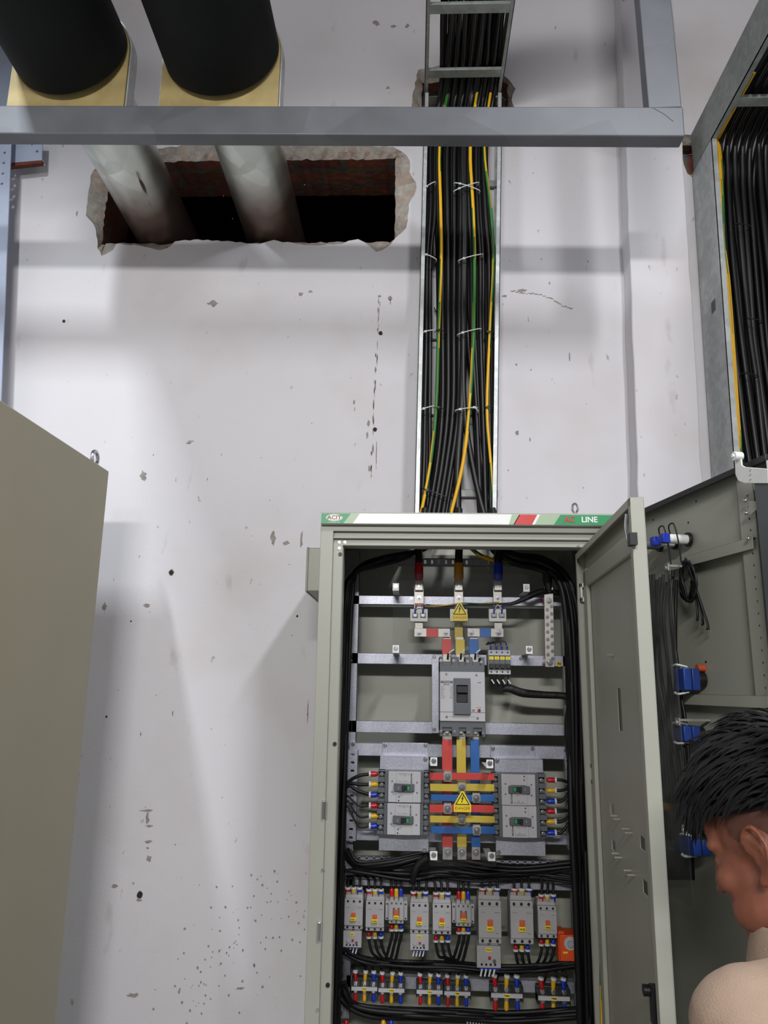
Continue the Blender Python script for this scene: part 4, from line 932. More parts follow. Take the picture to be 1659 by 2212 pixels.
for k, (x0, x1, y0, y1, ci, xb_) in enumerate(hz):
    m, cn = cols[ci]
    t = thing('busbar', f'{cn} cross busbar joining the {od[k//3]} left and right breakers', 'busbar', tuple(U(998, (y0+y1)/2, HY)))
    for (xa_, xc2, nm) in ((x0, xb_-9, 'sleeve'), (xb_+9, x1, 'sleeve')):
        a = U(xa_, y0, HY); c = U(xc2, y1, HY); MB().box(a.x, c.x, HY-.001, HY+.006, c.z, a.z).build(nm, m, t, bevel=.0012)
    a = U(xb_-10, y0+1, HY); c = U(xb_+10, y1-1, HY); MB().box(a.x, c.x, HY+.0005, HY+.0055, c.z, a.z).build('joint', 'cu', t)
    a = U(xb_-8, y0-3, HY); c = U(xb_+8, y1+3, HY); b = MB(); b.box(a.x, c.x, HY+.006, VY-.001, c.z, a.z); b.build('spacer', 'cu', t)
    boltm(xb_, (y0+y1)/2, HY+.0005, .0075).build('bolt', 'screw', t)
# upper links
def part_bar(t, px0, py0, px1, py1, Y, m, nm, th=.005): 
    a = U(px0, py0, Y); c = U(px1, py1, Y); return MB().box(a.x, c.x, Y, Y+th, c.z, a.z).build(nm, m, t, bevel=.0006)
UY = -.205
for k, (cx_, bm, bn) in enumerate(((905, 'bred', 'red'), (991, 'amber', 'amber'), (1075, 'bblu', 'blue'))):
    t = thing('busbar', f'upright bare busbar below the {bn} cable boot', 'busbar', tuple(U(cx_, 1290, UY)))
    part_bar(t, cx_-10, 1256, cx_+10, 1345, UY, 'cu', 'bar')
    if k == 1: part_bar(t, 982, 1346, 1000, 1382, UY-.0005, 'syel', 'sleeve', .006)
    if k == 0: part_bar(t, 896, 1303, 915, 1311, UY-.0006, 'sred', 'band', .006)
    boltm(cx_, 1267, UY).build('bolt', 'screw', t); boltm(cx_, 1291, UY, .006).build('bolt', 'screw', t); boltm(cx_-1, 1350, UY, .0055).build('bolt', 'screw', t)
    # voltage tap block
    by = 1329; tb = thing('terminal_block', ['white tap block under the red cable boot', 'white tap block behind the danger triangle', 'white tap block under the blue cable boot'][k], 'terminal block', tuple(U(cx_, by, UY-.02)))
    p0 = U(cx_-19, 1315, UY-.022); p1 = U(cx_+19, 1343, UY-.022)
    MB().box(p0.x, p1.x, UY-.022, UY-.001, p1.z, p0.z).build('base', 'white', tb, bevel=.0015)
    for sx_ in (-1, 1):
        p = U(cx_+sx_*8.5, by+.5, UY-.022); b = MB(); b.box(p.x-.009, p.x+.009, UY-.030, UY-.022, p.z-.006, p.z+.008); b.build('pocket', 'mgrey', tb, bevel=.001)
        b = MB(); screw_mb(b, p.x, UY-.030, p.z, .004); b.build('screw', 'screw', tb)
        b = MB(); b.tube([(p.x, UY-.031, p.z+.004), (p.x, UY-.034, p.z+.016), (p.x+.004, UY-.03, p.z+.03)], .0024, 7); b.build('ferrule', 'bblu', tb)
        b = MB(); b.tube([(p.x+.001, UY-.034, p.z+.018), (p.x+.012*sx_*-1, UY-.03, p.z+.034)], .002, 6); b.build('marker', 'tie', tb)
LY = -.232
for k, (x0, x1, c0, c1, xb1, xb2, m, vx) in enumerate(((895, 972, 921, 947, 905, 963, 'sred', (955, 975)), (1010, 1088, 1036, 1061, 1018, 1077, 'sblu', (1013, 1034)))):
    cn = ('red', 'blue')[k]
    t = thing('busbar', f'short horizontal link bar with {cn} band above the main breaker', 'busbar', tuple(U((x0+x1)/2, 1366, LY)))
    part_bar(t, x0, 1357, x1, 1376, LY, 'cu', 'bar'); part_bar(t, c0, 1356.5, c1, 1376.5, LY-.0008, m, 'band', .0066)
    for xb_ in (xb1, xb2): boltm(xb_, 1366, LY).build('bolt', 'screw', t)
    xm = xb1 if k == 0 else xb2
    p = U(xm, 1366, LY); b = MB(); b.box(p.x-.012, p.x+.012, LY+.005, UY, p.z-.012, p.z+.03); b.build('spacer', 'cu', t)
    t = thing('busbar', f'short upright {cn} sleeved bar entering the main breaker', 'busbar', tuple(U(sum(vx)/2, 1396, -.222)))
    part_bar(t, vx[0]+2, 1374, vx[1]-1, 1432, -.222, 'cu', 'bar', .004); part_bar(t, vx[0], 1380, vx[1], 1413, -.2235, m, 'sleeve', .0065)
t = thing('busbar', 'short upright yellow sleeved bar entering the main breaker', 'busbar', tuple(U(993, 1396, -.222)))
part_bar(t, 985, 1376, 1002, 1432, -.222, 'cu', 'bar', .004); part_bar(t, 984, 1381, 1004, 1413, -.2235, 'syel', 'sleeve', .0065)
# pilot wires on the breaker terminals
for k, (px, dx) in enumerate(((967, 14), (995, 9), (1026, 12))):
    P = [U(px, 1424, -.245), U(px+1, 1414, -.255), U(px+4, 1408, -.258)]
    tt = thing('pilot_wire', ['thin wire with white tag on the left terminal of the main breaker', 'thin wire with white tag on the middle terminal of the main breaker', 'thin wire with white tag on the right terminal of the main breaker'][k], 'wire', tuple(P[0]))
    tubeobj('sheath', P, .0028, 'cabin', parent=tt)
    tubeobj('marker', [U(px+2, 1411, -.258), U(px+dx, 1403, -.26)], .0026, 'tie', parent=tt)
# danger signs
def danger(cx_, y0, y1, w, Y, label):
    g = PX(cx_, (y0+y1)/2, Y); h = y1-y0
    t = thing('danger_sign', label, 'warning sign', (g.c.x, Y, g.c.z))
    zt, zm, zb = g.z(y0), g.z(y0+h*.65), g.z(y1); hw = w/2*g.s
    MB().prism([(g.c.x-hw, zb), (g.c.x+hw, zb), (g.c.x+hw, zm), (g.c.x+hw*.14, zt), (g.c.x-hw*.14, zt), (g.c.x-hw, zm)], Y, Y+.0012).build('plate', 'tag', t)
    a0 = [(-.86, zm-.0005), (.86, zm-.0005), (0, zt-(zt-zb)*.045)]; 
    zc2 = (a0[0][1]*2+a0[2][1])/3
    o = [(g.c.x+hw*a, z) for a, z in a0]; i_ = [(g.c.x+(x-g.c.x)*.80, zc2+(z-zc2)*.80) for x, z in o]
    MB().prism(o, Y-.0006, Y-.0001, [i_]).build('triangle_border', 'ink', t)
    hh = (zt-zm); cz = zm+hh*.38
    bolt = [(.10, .42), (-.16, -.02), (-.02, -.02), (-.10, -.30), (-.17, -.28), (-.08, -.47), (.02, -.34), (-.04, -.34), (.16, .10), (.02, .10), (.2, .42)]
    MB().prism([(g.c.x+x*hw*.95, cz+z*hh*.66+hh*.06) for x, z in bolt], Y-.0006, Y-.0001).build('lightning', 'ink', t)
    z0, z1 = zb+(zm-zb)*.14, zm-(zm-zb)*.16
    MB().prism([(g.c.x-hw*.86, z0), (g.c.x+hw*.86, z0), (g.c.x+hw*.86, z1), (g.c.x-hw*.86, z1)], Y-.0005, Y-.0001, [[(g.c.x-hw*.82, z0+.0007), (g.c.x+hw*.82, z0+.0007), (g.c.x+hw*.82, z1-.0007), (g.c.x-hw*.82, z1-.0007)]]).build('word_border', 'amber', t)
    text('DANGER', (z1-z0)*.78, T(g.c.x, Y-.0004, (z0+z1)/2), 'darkred', 'word', t, sx=.95)
danger(993, 1301, 1341, 34, -.260, 'yellow danger triangle sign on the upper clear sheet')
danger(999, 1709, 1754, 37, -.330, 'yellow danger triangle sign in front of the coloured cross busbars')

# ---- four-pole miniature breaker
def mini():
    Y = -.235; g = PX(1079, 1431, Y)
    t = thing('miniature_breaker', 'small four-pole breaker with four yellow labels right of the main breaker', 'circuit breaker', (g.c.x, Y, g.c.z))
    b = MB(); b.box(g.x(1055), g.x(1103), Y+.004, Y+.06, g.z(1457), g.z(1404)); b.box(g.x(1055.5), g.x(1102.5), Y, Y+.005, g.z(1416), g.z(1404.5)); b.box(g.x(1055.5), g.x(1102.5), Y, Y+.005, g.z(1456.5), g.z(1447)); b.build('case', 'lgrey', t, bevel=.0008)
    for k in range(4):
        x0 = 1056+k*11.8
        b = MB(); b.box(g.x(x0), g.x(x0+11), Y-.003, Y+.004, g.z(1447), g.z(1416.5)); b.build('pole', 'dgrey', t, bevel=.0006)
        b = MB(); b.box(g.x(x0+1), g.x(x0+10), Y-.012, Y-.003, g.z(1444), g.z(1434)); b.build('toggle', 'blk', t, bevel=.001)
        b = MB(); b.box(g.x(x0+.8), g.x(x0+10.4), Y-.0042, Y-.0031, g.z(1425), g.z(1418.5)); b.build('yellow_label', 'tag', t)
        text('L1 L2 L3 L4'.split()[k], 4*g.s, T(g.x(x0+5.6), Y-.0046, g.z(1421.8)), 'ink', 'label_letters', t)
        for py in (1409, 1451.5):
            b = MB(); b.cyl((g.x(x0+5.5), Y, g.z(py)), (g.x(x0+5.5), Y-.0006, g.z(py)), .0028, 12); b.build('screw_hole', 'blk', t)
        P = [(g.x(x0+5.5), Y+.01, g.z(1404)), (g.x(x0+5), Y+.006, g.z(1397)), (g.x(x0+2-k*1.5), Y+.01, g.z(1387-k*.8)), (g.x(1052), Y+.02, g.z(1392))]
        b = MB(); b.tube([P[0], P[1], (g.x(x0+4.6), Y+.007, g.z(1394))], .0028, 7, 1); b.tube(P[1:], .0018, 6, 0); b.build('feed_wire', ['cabin', 'bblu'], t)
        P = [(g.x(x0+5.5), Y+.01, g.z(1457)), (g.x(x0+6), Y+.01, g.z(1468)), (g.x(x0+10-k*2), Y+.015, g.z(1478)), (g.x(1090), Y+.02, g.z(1487))]
        b = MB(); b.tube(P, .0022, 7, 0); b.tube([P[1], (g.x(x0+11), Y+.004, g.z(1477))], .0024, 6, 1); b.build('load_wire', ['cabin', 'tie'], t)
mini()
P = [U(1086, 1489, -.21), U(1100, 1487, -.21), U(1130, 1497, -.205), U(1175, 1501, -.20), U(1215, 1503, -.20), U(1240, 1510, -.2)]
tubeobj('wrapped_loom', P, .011, 'tape', 12, 6, rad=[.009, .013, .0135, .0115, .011, .014], label='tape-wrapped black wire loom running from the small breaker to the right side', cat='cable bundle')
tubeobj('wrapped_loom', [U(1240, 1500, -.20), U(1232, 1530, -.21), U(1228, 1570, -.21), U(1232, 1630, -.205), U(1240, 1700, -.2)], .013, 'tape', 12, 6, label='tape-wrapped black wire loom going down right of the breakers', cat='cable bundle')
# neutral bar
a = U(1185, 1268, -.215); c = U(1188, 1441, -.215)
t = thing('neutral_bar', 'tall narrow tinned bar with two staggered rows of screws', 'terminal bar', tuple((a+c)/2))
mxn = T(a.x, -.215, a.z) @ Matrix.Rotation(math.atan((a.x-c.x)/(a.z-c.z)), 4, 'Y'); L = (a-c).length
b = MB(mxn); b.box(-.0145, .0145, 0, .008, -L, 0); b.build('bar', 'cu', t, bevel=.001)
for k in range(8):
    for sg in (0, 1):
        b = MB(mxn); screw_mb(b, -.006+sg*.014, 0, -.073-k*.0235+sg*.011, .0042); b.build('screw', 'screw', t)
for zz in (-.012, -.044, -L+.014):
    b = MB(mxn); b.cyl((0, 0, zz), (0, -.003, zz), .010, 18); b.cyl((0, -.003, zz), (0, -.009, zz), .0065, 6); b.build('bolt', 'screw', t)
for zz in (-.035, -L+.015):
    b = MB(mxn); b.cyl((0, .008, zz), (0, .06, zz), .014, 16); b.build('insulator', 'bred', t)
p = U(1208, 1434, RY-.001); t = thing('letter_sticker', 'small round yellow sticker with the letter N by the neutral bar', 'sticker', tuple(p))
MB().cyl((p.x, RY-.0002, p.z), (p.x, RY-.001, p.z), .0095, 20).build('disc', 'syel', t); text('N', .013, T(p.x, RY-.0014, p.z), 'ink', 'letter', t, bold=.0005)
tubeobj('neutral_cable', [U(1186, 1275, -.235), U(1183, 1255, -.235), U(1183, 1235, -.235), U(1190, 1215, -.22)], .012, 'tape', 12, 6, rad=[.008, .015, .014, .011], label='thick black boot and cable on top of the neutral bar', cat='cable')
tubeobj('loom', [U(1235, 1290, -.2), U(1200, 1280, -.205), U(1170, 1278, -.22), U(1140, 1290, -.23), U(1110, 1303, -.232), U(1080, 1305, -.23), U(1020, 1306, -.23), U(960, 1310, -.23), U(920, 1306, -.228)], .004, 'cabin', 10, 6, rad=[.009, .0095, .010, .009, .006, .004, .003, .003, .002], label='black loom curving past the lugs to the tap blocks', cat='cable bundle')
tubeobj('earth_wire', [U(900, 1308, -.232), U(930, 1309, -.235), U(960, 1308, -.237), U(1000, 1303, -.237), U(1040, 1304, -.237), U(1078, 1301, -.236)], .0022, 'yel', 8, 6, stripe=True, label='thin yellow-green wire strung across the three tap blocks', cat='wire')
tubeobj('earth_cable', [U(1005, 1165, -.2), U(1020, 1186, -.2), U(1042, 1202, -.2), U(1075, 1212, -.19), U(1100, 1216, -.18)], .007, 'yel', 8, 6, stripe=True, seed=2, label='thick yellow-green earth cable curving under the cabinet top', cat='cable')
# incoming cables with boots
for cx_, m, cn, r in ((905, 'bred', 'red', .0125), (991, 'amber', 'amber', .0135), (1076, 'bblu', 'blue', .0135)):
    t = thing('incoming_cable', f'thick black incoming cable ending in a {cn} boot', 'cable', tuple(U(cx_, 1230, -.22)))
    tubeobj('sheath', [U(cx_+(990-cx_)*.15, 1100, -.17), U(cx_+1, 1170, -.21), U(cx_, 1200, -.222), U(cx_, 1222, -.222)], r*.95, 'cable', 12, 6, parent=t)
    tubeobj('boot', [U(cx_, 1216, -.222), U(cx_, 1221, -.222), U(cx_, 1246, -.222), U(cx_, 1253, -.22)], r, m, 14, 4, rad=[r*1.0, r*1.12, r*1.16, r*.95], parent=t)
    a = U(cx_-9, 1252, -.216); c = U(cx_+9, 1276, -.216); MB().box(a.x, c.x, -.218, -.2125, c.z, a.z).build('lug', 'cu', t, bevel=.002)

# ---- bundles along the sides
def bundle(n, path, spread, r, lab, grp, seed, m='cabin', name='power_cable'):
    rnd = random.Random(seed)
    for i in range(n):
        f = i/(n-1) if n > 1 else .5
        P = []
        for (px, py, Y, s_) in path:
            P.append(U(px+(f-.5)*spread*s_+rnd.uniform(-2, 2), py+(f-.5)*spread*(1-s_)*-1+rnd.uniform(-2, 2), Y+rnd.uniform(-.03, .03)))
        tubeobj(name, P, r*rnd.uniform(.8, 1.15), m, 8, 5, label=lab, cat='cable', group=grp)
bundle(11, [(935, 1120, -.12, 1), (915, 1180, -.17, 1), (880, 1198, -.2, .4), (820, 1212, -.22, .2), (768, 1235, -.23, .5), (749, 1300, -.24, 1), (742, 1500, -.24, 1), (735, 1750, -.24, 1), (728, 1950, -.24, 1), (721, 2240, -.24, 1)], 20, .0072, 'black cable in the bundle down the left inside of the cabinet', 'cables down the left inside of the cabinet', 3)
bundle(14, [(1052, 1120, -.12, 1), (1072, 1180, -.17, 1), (1110, 1205, -.2, .4), (1170, 1218, -.22, .3), (1215, 1250, -.23, .6), (1236, 1330, -.24, 1), (1245, 1500, -.24, 1), (1250, 1750, -.24, 1), (1258, 1950, -.24, 1), (1268, 2240, -.24, 1)], 30, .0085, 'black cable in the bundle down the right inside of the cabinet', 'cables down the right inside of the cabinet', 5)
bundle(7, [(745, 1835, -.23, 1), (775, 1868, -.22, .3), (850, 1866, -.21, .1), (930, 1852, -.2, .1), (1020, 1868, -.2, .1), (1120, 1880, -.2, .1), (1240, 1868, -.21, .2)], 22, .006, 'black wire in the bundle crossing just below the breakers', 'wires crossing below the breakers', 11)
bundle(7, [(740, 1880, -.22, 1), (790, 1882, -.2, .3), (880, 1893, -.19, .1), (950, 1888, -.19, .1), (1040, 1896, -.19, .1), (1150, 1890, -.2, .1), (1245, 1900, -.21, .2)], 18, .0045, 'black wire in the bundle above the contactors', 'wires crossing above the contactors', 12)
bundle(8, [(738, 2050, -.22, 1), (790, 2075, -.2, .3), (880, 2085, -.19, .1), (980, 2088, -.19, .1), (1080, 2096, -.19, .1), (1170, 2090, -.2, .1), (1250, 2080, -.21, .2)], 18, .005, 'black wire in the bundle between contactors and terminal blocks', 'wires crossing below the contactors', 13)
bundle(8, [(730, 2120, -.23, 1), (750, 2165, -.22, .6), (800, 2185, -.21, .1), (900, 2190, -.2, .1), (1000, 2195, -.2, .1), (1100, 2200, -.2, .1), (1250, 2190, -.21, .2)], 24, .0065, 'black wire in the bundle under the terminal blocks', 'wires crossing under the terminal blocks', 14)
tubeobj('wrapped_loom', [U(925, 1852, -.23), U(905, 1866, -.225), U(895, 1885, -.22), U(890, 1905, -.2)], .011, 'tape', 10, 6, label='wrapped black loom dropping towards the contactors', cat='cable bundle')

# ---- leads with boots at the side breakers
def lead(pts, r, bm, bootpts, mark, label, group=None, br=None):
    t = thing('booted_wire', label, 'wire', tuple(bootpts[0]), group=group)
    tubeobj('sheath', pts, r, 'cabin', 8, 6, parent=t)
    br = br or r*1.5
    a, c = Vector(bootpts[0]), Vector(bootpts[1])
    tubeobj('boot', [a, a.lerp(c, .2), a.lerp(c, .75), c], br, bm, 12, 3, rad=[br*.75, br*1.05, br*1.0, br*.6], parent=t)
    if mark:
        p = a.lerp(c, .08); d = (c-a).normalized()
        MB().cyl(p-d*.002, p+d*.0035, br*1.3, 14).build('marker', 'tie', t)
bms = (('bred', 'red'), ('byel', 'yellow'), ('bblu', 'blue'))
for k, py in enumerate((1672, 1694.5, 1717, 1740.5, 1763, 1784.5)):
    m, cn = bms[k % 3]; r = .0052 if k < 3 else .0034
    off = (0, 2, 6, 10, 20, 30)[k]
    pts = [U(742, 1712+off, -.24), U(752, 1700+off*1.2-(10 if k < 3 else -8), -.25), U(775, py-(8 if k == 2 else 0)+(0 if k else 4), -.255), U(801, py, -.252)]
    lead(pts, r, m, (U(797, py, -.252), U(817, py, -.252)), True, f'black wire with {cn} boot entering the {od[k//3]} left breaker', br=.0078)
for k, py in enumerate((1685, 1707.5, 1731, 1752.5, 1775, 1799)):
    m, cn = bms[k % 3]; r = .0046
    pts = [U(1246, (1696, 1700, 1708, 1756, 1762, 1765)[k], -.24), U(1228, (1690, 1703, 1716, 1751, 1766, 1780)[k], -.25), U(1212, py, -.255), U(1198, py, -.252)]
    lead(pts, r, m, (U(1202, py, -.252), U(1180, py, -.252)), True, f'black wire with {cn} boot entering the {od[k//3]} right breaker', br=.0075)

# ---- contactors, overload relays
def contactor(kind):
    Y = -.235; g = PX(0, 0, Y); g = PX(764, 1972, Y); s = g.s
    t = thing('contactor', 'x', 'contactor', (g.c.x, Y, g.c.z))
    if kind == 'big':
        w2 = 20; h2 = 35
        b = MB(); b.box(g.x(764-w2), g.x(764+w2), Y, Y+.07, g.z(1972+h2), g.z(1972-h2+5)); b.box(g.x(764-w2+1), g.x(764+w2-1), Y+.012, Y+.07, g.z(1972+h2), g.z(1972-h2-1))
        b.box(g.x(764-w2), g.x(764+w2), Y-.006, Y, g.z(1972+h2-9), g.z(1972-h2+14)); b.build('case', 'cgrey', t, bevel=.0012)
        for k in (-1, 0, 1):
            b = MB(); b.box(g.x(764+k*13-5), g.x(764+k*13+5), Y+.016, Y+.05, g.z(1972-h2+4), g.z(1972-h2-6)); b.build('terminal', 'cu', t)
            for py in (1972-h2+10, 1972+h2-4):
                b = MB(); b.cyl((g.x(764+k*13), Y-.0004, g.z(py)), (g.x(764+k*13), Y+.0001, g.z(py)), 2.5*s, 14); b.build('screw_hole', 'blk', t)
        b = MB(); b.box(g.x(764-4.5), g.x(764+4.5), Y-.012, Y-.006, g.z(1979), g.z(1970)); b.build('position_button', 'ora', t, bevel=.001)
        b = MB(); b.box(g.x(764-6), g.x(764+6), Y-.0135, Y-.006, g.z(1987), g.z(1979.4)); b.build('yellow_label', 'tag', t, bevel=.0008)
        b = MB(); b.box(g.x(764-16), g.x(764-8), Y-.0064, Y-.006, g.z(1959.6), g.z(1959)); b.box(g.x(764+8), g.x(764+17), Y-.0064, Y-.006, g.z(1959.8), g.z(1958.8)); b.box(g.x(764+10), g.x(764+15), Y-.0064, Y-.006, g.z(1991), g.z(1990)); b.build('printed_lines', 'gink', t)
        for px, py in ((764+6, 1954), (764-6, 1990)):
            b = MB(); b.cyl((g.x(px), Y-.0062, g.z(py)), (g.x(px), Y-.0066, g.z(py)), .0026, 12); b.build('screw_recess', 'mgrey', t)
        lt = (g.x(764), Y-.0139, g.z(1983.2))
    else:
        b = MB(); b.box(g.x(764-16), g.x(764+16), Y, Y+.07, g.z(1972+25), g.z(1972-22)); b.box(g.x(764-16), g.x(764+16), Y-.005, Y, g.z(1972+17), g.z(1972-14))
        for sg in (-1, 1): b.box(g.x(764+sg*20-4), g.x(764+sg*20+4), Y+.01, Y+.06, g.z(1972+20), g.z(1972-22))
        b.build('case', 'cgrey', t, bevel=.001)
        for k in (-1, 0, 1):
            b = MB(); b.box(g.x(764+k*10-4), g.x(764+k*10+4), Y+.014, Y+.05, g.z(1972-22), g.z(1972-29)); b.build('terminal', 'cu', t)
            for py in (1972-18.5, 1972+21):
                b = MB(); b.cyl((g.x(764+k*10), Y-.0004, g.z(py)), (g.x(764+k*10), Y+.0001, g.z(py)), 2.4*s, 14); b.build('screw_hole', 'dgrey', t)
        for sg in (-1, 1):
            for py in (1957, 1988): 
                b = MB(); b.cyl((g.x(764+sg*20), Y+.0096, g.z(py)), (g.x(764+sg*20), Y+.01, g.z(py)), 1.8*s, 12); b.build('screw_hole', 'blk', t)
        b = MB(); b.box(g.x(764-7), g.x(764-3), Y-.009, Y-.005, g.z(1982), g.z(1962)); b.box(g.x(764+3), g.x(764+7), Y-.009, Y-.005, g.z(1982), g.z(1962)); b.build('guide', 'dgrey', t)
        b = MB(); b.box(g.x(764-5), g.x(764+5), Y-.011, Y-.005, g.z(1979), g.z(1966)); b.build('position_button', 'ora', t, bevel=.001)
        b = MB(); b.box(g.x(764-6), g.x(764+6), Y-.0125, Y-.005, g.z(1985.5), g.z(1978)); b.build('yellow_label', 'tag', t, bevel=.0008)
        lt = (g.x(764), Y-.0129, g.z(1981.7))
    return t, lt
def relay():
    Y = -.24; g = PX(761, 2030, Y)
    t = thing('overload_relay', 'x', 'overload relay', (g.c.x, Y, g.c.z))
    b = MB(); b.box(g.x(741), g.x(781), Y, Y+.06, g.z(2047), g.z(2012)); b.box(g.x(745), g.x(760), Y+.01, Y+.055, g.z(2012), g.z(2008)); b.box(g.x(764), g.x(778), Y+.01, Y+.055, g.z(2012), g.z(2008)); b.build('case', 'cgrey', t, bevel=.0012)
    b = MB(); b.cyl((g.x(752), Y, g.z(2032.5)), (g.x(752), Y-.003, g.z(2032.5)), .0055, 18); b.build('dial', 'mgrey', t, bevel=.0008)
    b = MB(); b.cyl((g.x(762), Y, g.z(2031)), (g.x(762), Y-.003, g.z(2031)), .0042, 4); b.build('reset_button', 'bred', t)
    b = MB(); b.cyl((g.x(770), Y, g.z(2036)), (g.x(770), Y-.003, g.z(2036)), .004, 14); b.build('test_button', 'dgrey', t)
    b = MB(); b.box(g.x(756), g.x(765.5), Y-.0006, Y, g.z(2021), g.z(2015)); b.build('yellow_label', 'tag', t)
    for k in range(4):
        b = MB(); b.cyl((g.x(749+k*7.4), Y-.0004, g.z(2041.5)), (g.x(749+k*7.4), Y+.0001, g.z(2041.5)), .0026, 12); b.build('screw_hole', 'blk', t)
    b = MB(); b.box(g.x(746), g.x(779), Y+.012, Y+.04, g.z(2053), g.z(2047)); b.build('control_ferrules', 'bblu', t, bevel=.001)
    b = MB()
    for k in range(4): b.tube([(g.x(750+k*7), Y+.012, g.z(2051)), (g.x(747+k*7), Y+.008, g.z(2062))], .0021, 6)
    b.build('wire_marker', 'tie', t)
    return t, (g.x(760.7), Y-.001, g.z(2018))
cb, ltb = contactor('big'); csm, lts = contactor('small'); rl, ltr = relay()
# (px centre, py centre, kind, scale x, scale z, label text, description)
CT = [(764, 1972, 'b', 1, 1, 'NG1', 'contactor with red button labelled NG1, leftmost of the row'),
      (810, 1976, 'b', 1, 1, 'NG2', 'second contactor from the left, wires looping from its underside'),
      (856, 1970, 's', 1, 1, 'NGA', 'small contactor between the second and fourth units of the row'),
      (906, 1981, 'b', 1, 1, 'NG1', 'contactor above the middle overload relay'),
      (954.5, 1983, 'b', 1, 1, 'NG2', 'contactor directly right of the one above the middle overload relay'),
      (1001, 1976, 's', 1, 1, 'NGA', 'small contactor near the middle of the row'),
      (1058, 1988, 'b', 1.22, 1.42, 'NG1', 'large contactor above the largest overload relay'),
      (1127, 1989, 'b', 1.22, 1.42, 'NG2', 'large contactor right of the one above the largest overload relay'),
      (1182, 1989, 'b', 1.0, 1.05, 'NGA', 'contactor at the right end of the row beside the orange timer')]
Yc = -.235
SH = {764: 'the leftmost contactor', 810: 'the second contactor from the left', 856: 'the small contactor near the left', 906: 'the contactor over the middle overload relay',
      954.5: 'the contactor right of the middle overload relay', 1001: 'the small contactor mid-row', 1058: 'the contactor over the largest overload relay', 1127: 'the large contactor second from right', 1182: 'the contactor beside the orange timer'}
first = {'b': True, 's': True}
for (px, py, k, s1, s2, txt, lab) in CT:
    src, lt = (cb, ltb) if k == 'b' else (csm, lts)
    if first[k]:
        first[k] = False; o = src; base = Vector(ORG[src.name]); o.location = U(px, py, Yc); o['label'] = lab; o['group'] = 'contactors in a row'
        if k == 'b': baseb = base
        else: bases = base
        o.scale = (s1, 1, s2)
    else: o = dup(src, U(px, py, Yc), lab, 'contactors in a row', (s1, 1, s2))
    base = baseb if k == 'b' else bases
    bpos = Vector(lt)-base
    tx = text(txt, .0062, T(*bpos), 'ink', 'label_letters', None, bold=.0001); tx.parent = o
    # booted leads on top and loops underneath
    s = mpp(py, Yc); hw = 13*s1 if k == 'b' else 10; top = py-(36*s2 if k == 'b' else 29); bot = py+(36*s2 if k == 'b' else 26)
    for q, (m, cn) in enumerate(bms):
        xx = px+(q-1)*hw; hB = 20 if k == 'b' else 22; br = (.0068*s1 if k == 'b' else .0062)
        d = random.uniform(-3, 3)
        pts = [U(xx, top-hB*.7, Yc+.028), U(xx+d*.5, top-hB-8, Yc+.03), U(xx+d, top-hB-22, Yc+.04), U(xx+d*2+(6 if k == 's' else -6), 1893, Yc+.05)]
        lead(pts, .0038, m, (U(xx, top-hB, Yc+.028), U(xx, top+1, Yc+.028)), k == 'b', f'{cn}-booted black wire on top of {SH[px]}', br=br)
CTb = [(810, 2014, 'b', 868), (856, 1998, 's', 820), (954.5, 2022, 'b', 1010), (1001, 2004, 's', 968), (1127, 2042, 'b', 1185), (1182, 2030, 'b', 1140)]
for (px, py, k, tgt) in CTb:
    hw = 13 if k == 'b' else 10
    for q, (m, cn) in enumerate(bms):
        xx = px+(q-1)*hw
        dx = (tgt-px)*.35
        pts = [U(xx, py+8, Yc+.03), U(xx+1, py+22, Yc+.028), U(xx+dx*.35, py+44, Yc+.03), U(xx+dx, 2070+q*3 if py < 2030 else 2086, Yc+.04), U(xx+dx*1.8, 2086, Yc+.05)]
        lead(pts, .0042, m, (U(xx, py+12, Yc+.028), U(xx, py-1, Yc+.028)), True, f'{cn}-booted black wire looping from under {SH[px]}', br=.0062)
RL = [(761, 2030, 1, 1, 'overload relay with red diamond button, leftmost of three'), (906, 2036, 1, 1, 'overload relay with red diamond button, middle of three'), (1056, 2068, 1.28, 1.35, 'large overload relay with red diamond button, rightmost of three')]
for i, (px, py, s1, s2, lab) in enumerate(RL):
    if i == 0: o = rl; o['label'] = lab; o['group'] = 'overload relays'; rb = Vector(ORG[rl.name])
    else: o = dup(rl, U(px, py, -.24), lab, 'overload relays', (s1, 1, s2))
    tx = text('NG'+str(i+1), .0055, T(*(Vector(ltr)-rb)), 'ink', 'label_letters', None); tx.parent = o
# orange timer
g = PX(1232, 2044, -.235); Y = -.235
t = thing('timer_relay', 'orange timer relay with white round dial at the right end of the contactor row', 'timer', (g.c.x, Y, g.c.z))
b = MB(); b.box(g.x(1210), g.x(1255), Y, Y+.07, g.z(2077), g.z(2020)); b.box(g.x(1208), g.x(1222), Y+.01, Y+.06, g.z(2080), g.z(2014)); b.build('housing', 'orabody', t, bevel=.002)
b = MB(); b.cyl((g.x(1232), Y, g.z(2038)), (g.x(1232), Y-.002, g.z(2038)), .018, 28); b.build('dial', 'lgrey', t)
b = MB(); b.cyl((g.x(1232), Y-.002, g.z(2038)), (g.x(1232), Y-.010, g.z(2038)), .009, 20); b.box(g.x(1231.3), g.x(1232.7), Y-.0115, Y-.01, g.z(2044), g.z(2034)); b.build('knob', 'mgrey', t, bevel=.0008)
b = MB()
for k in range(12):
    a_ = 2*math.pi*k/12; b.cyl((g.x(1232)+.0145*math.cos(a_), Y-.0022, g.z(2038)+.0145*math.sin(a_)), (g.x(1232)+.0145*math.cos(a_), Y-.0026, g.z(2038)+.0145*math.sin(a_)), .0008, 6)
b.build('dial_marks', 'ink', t)
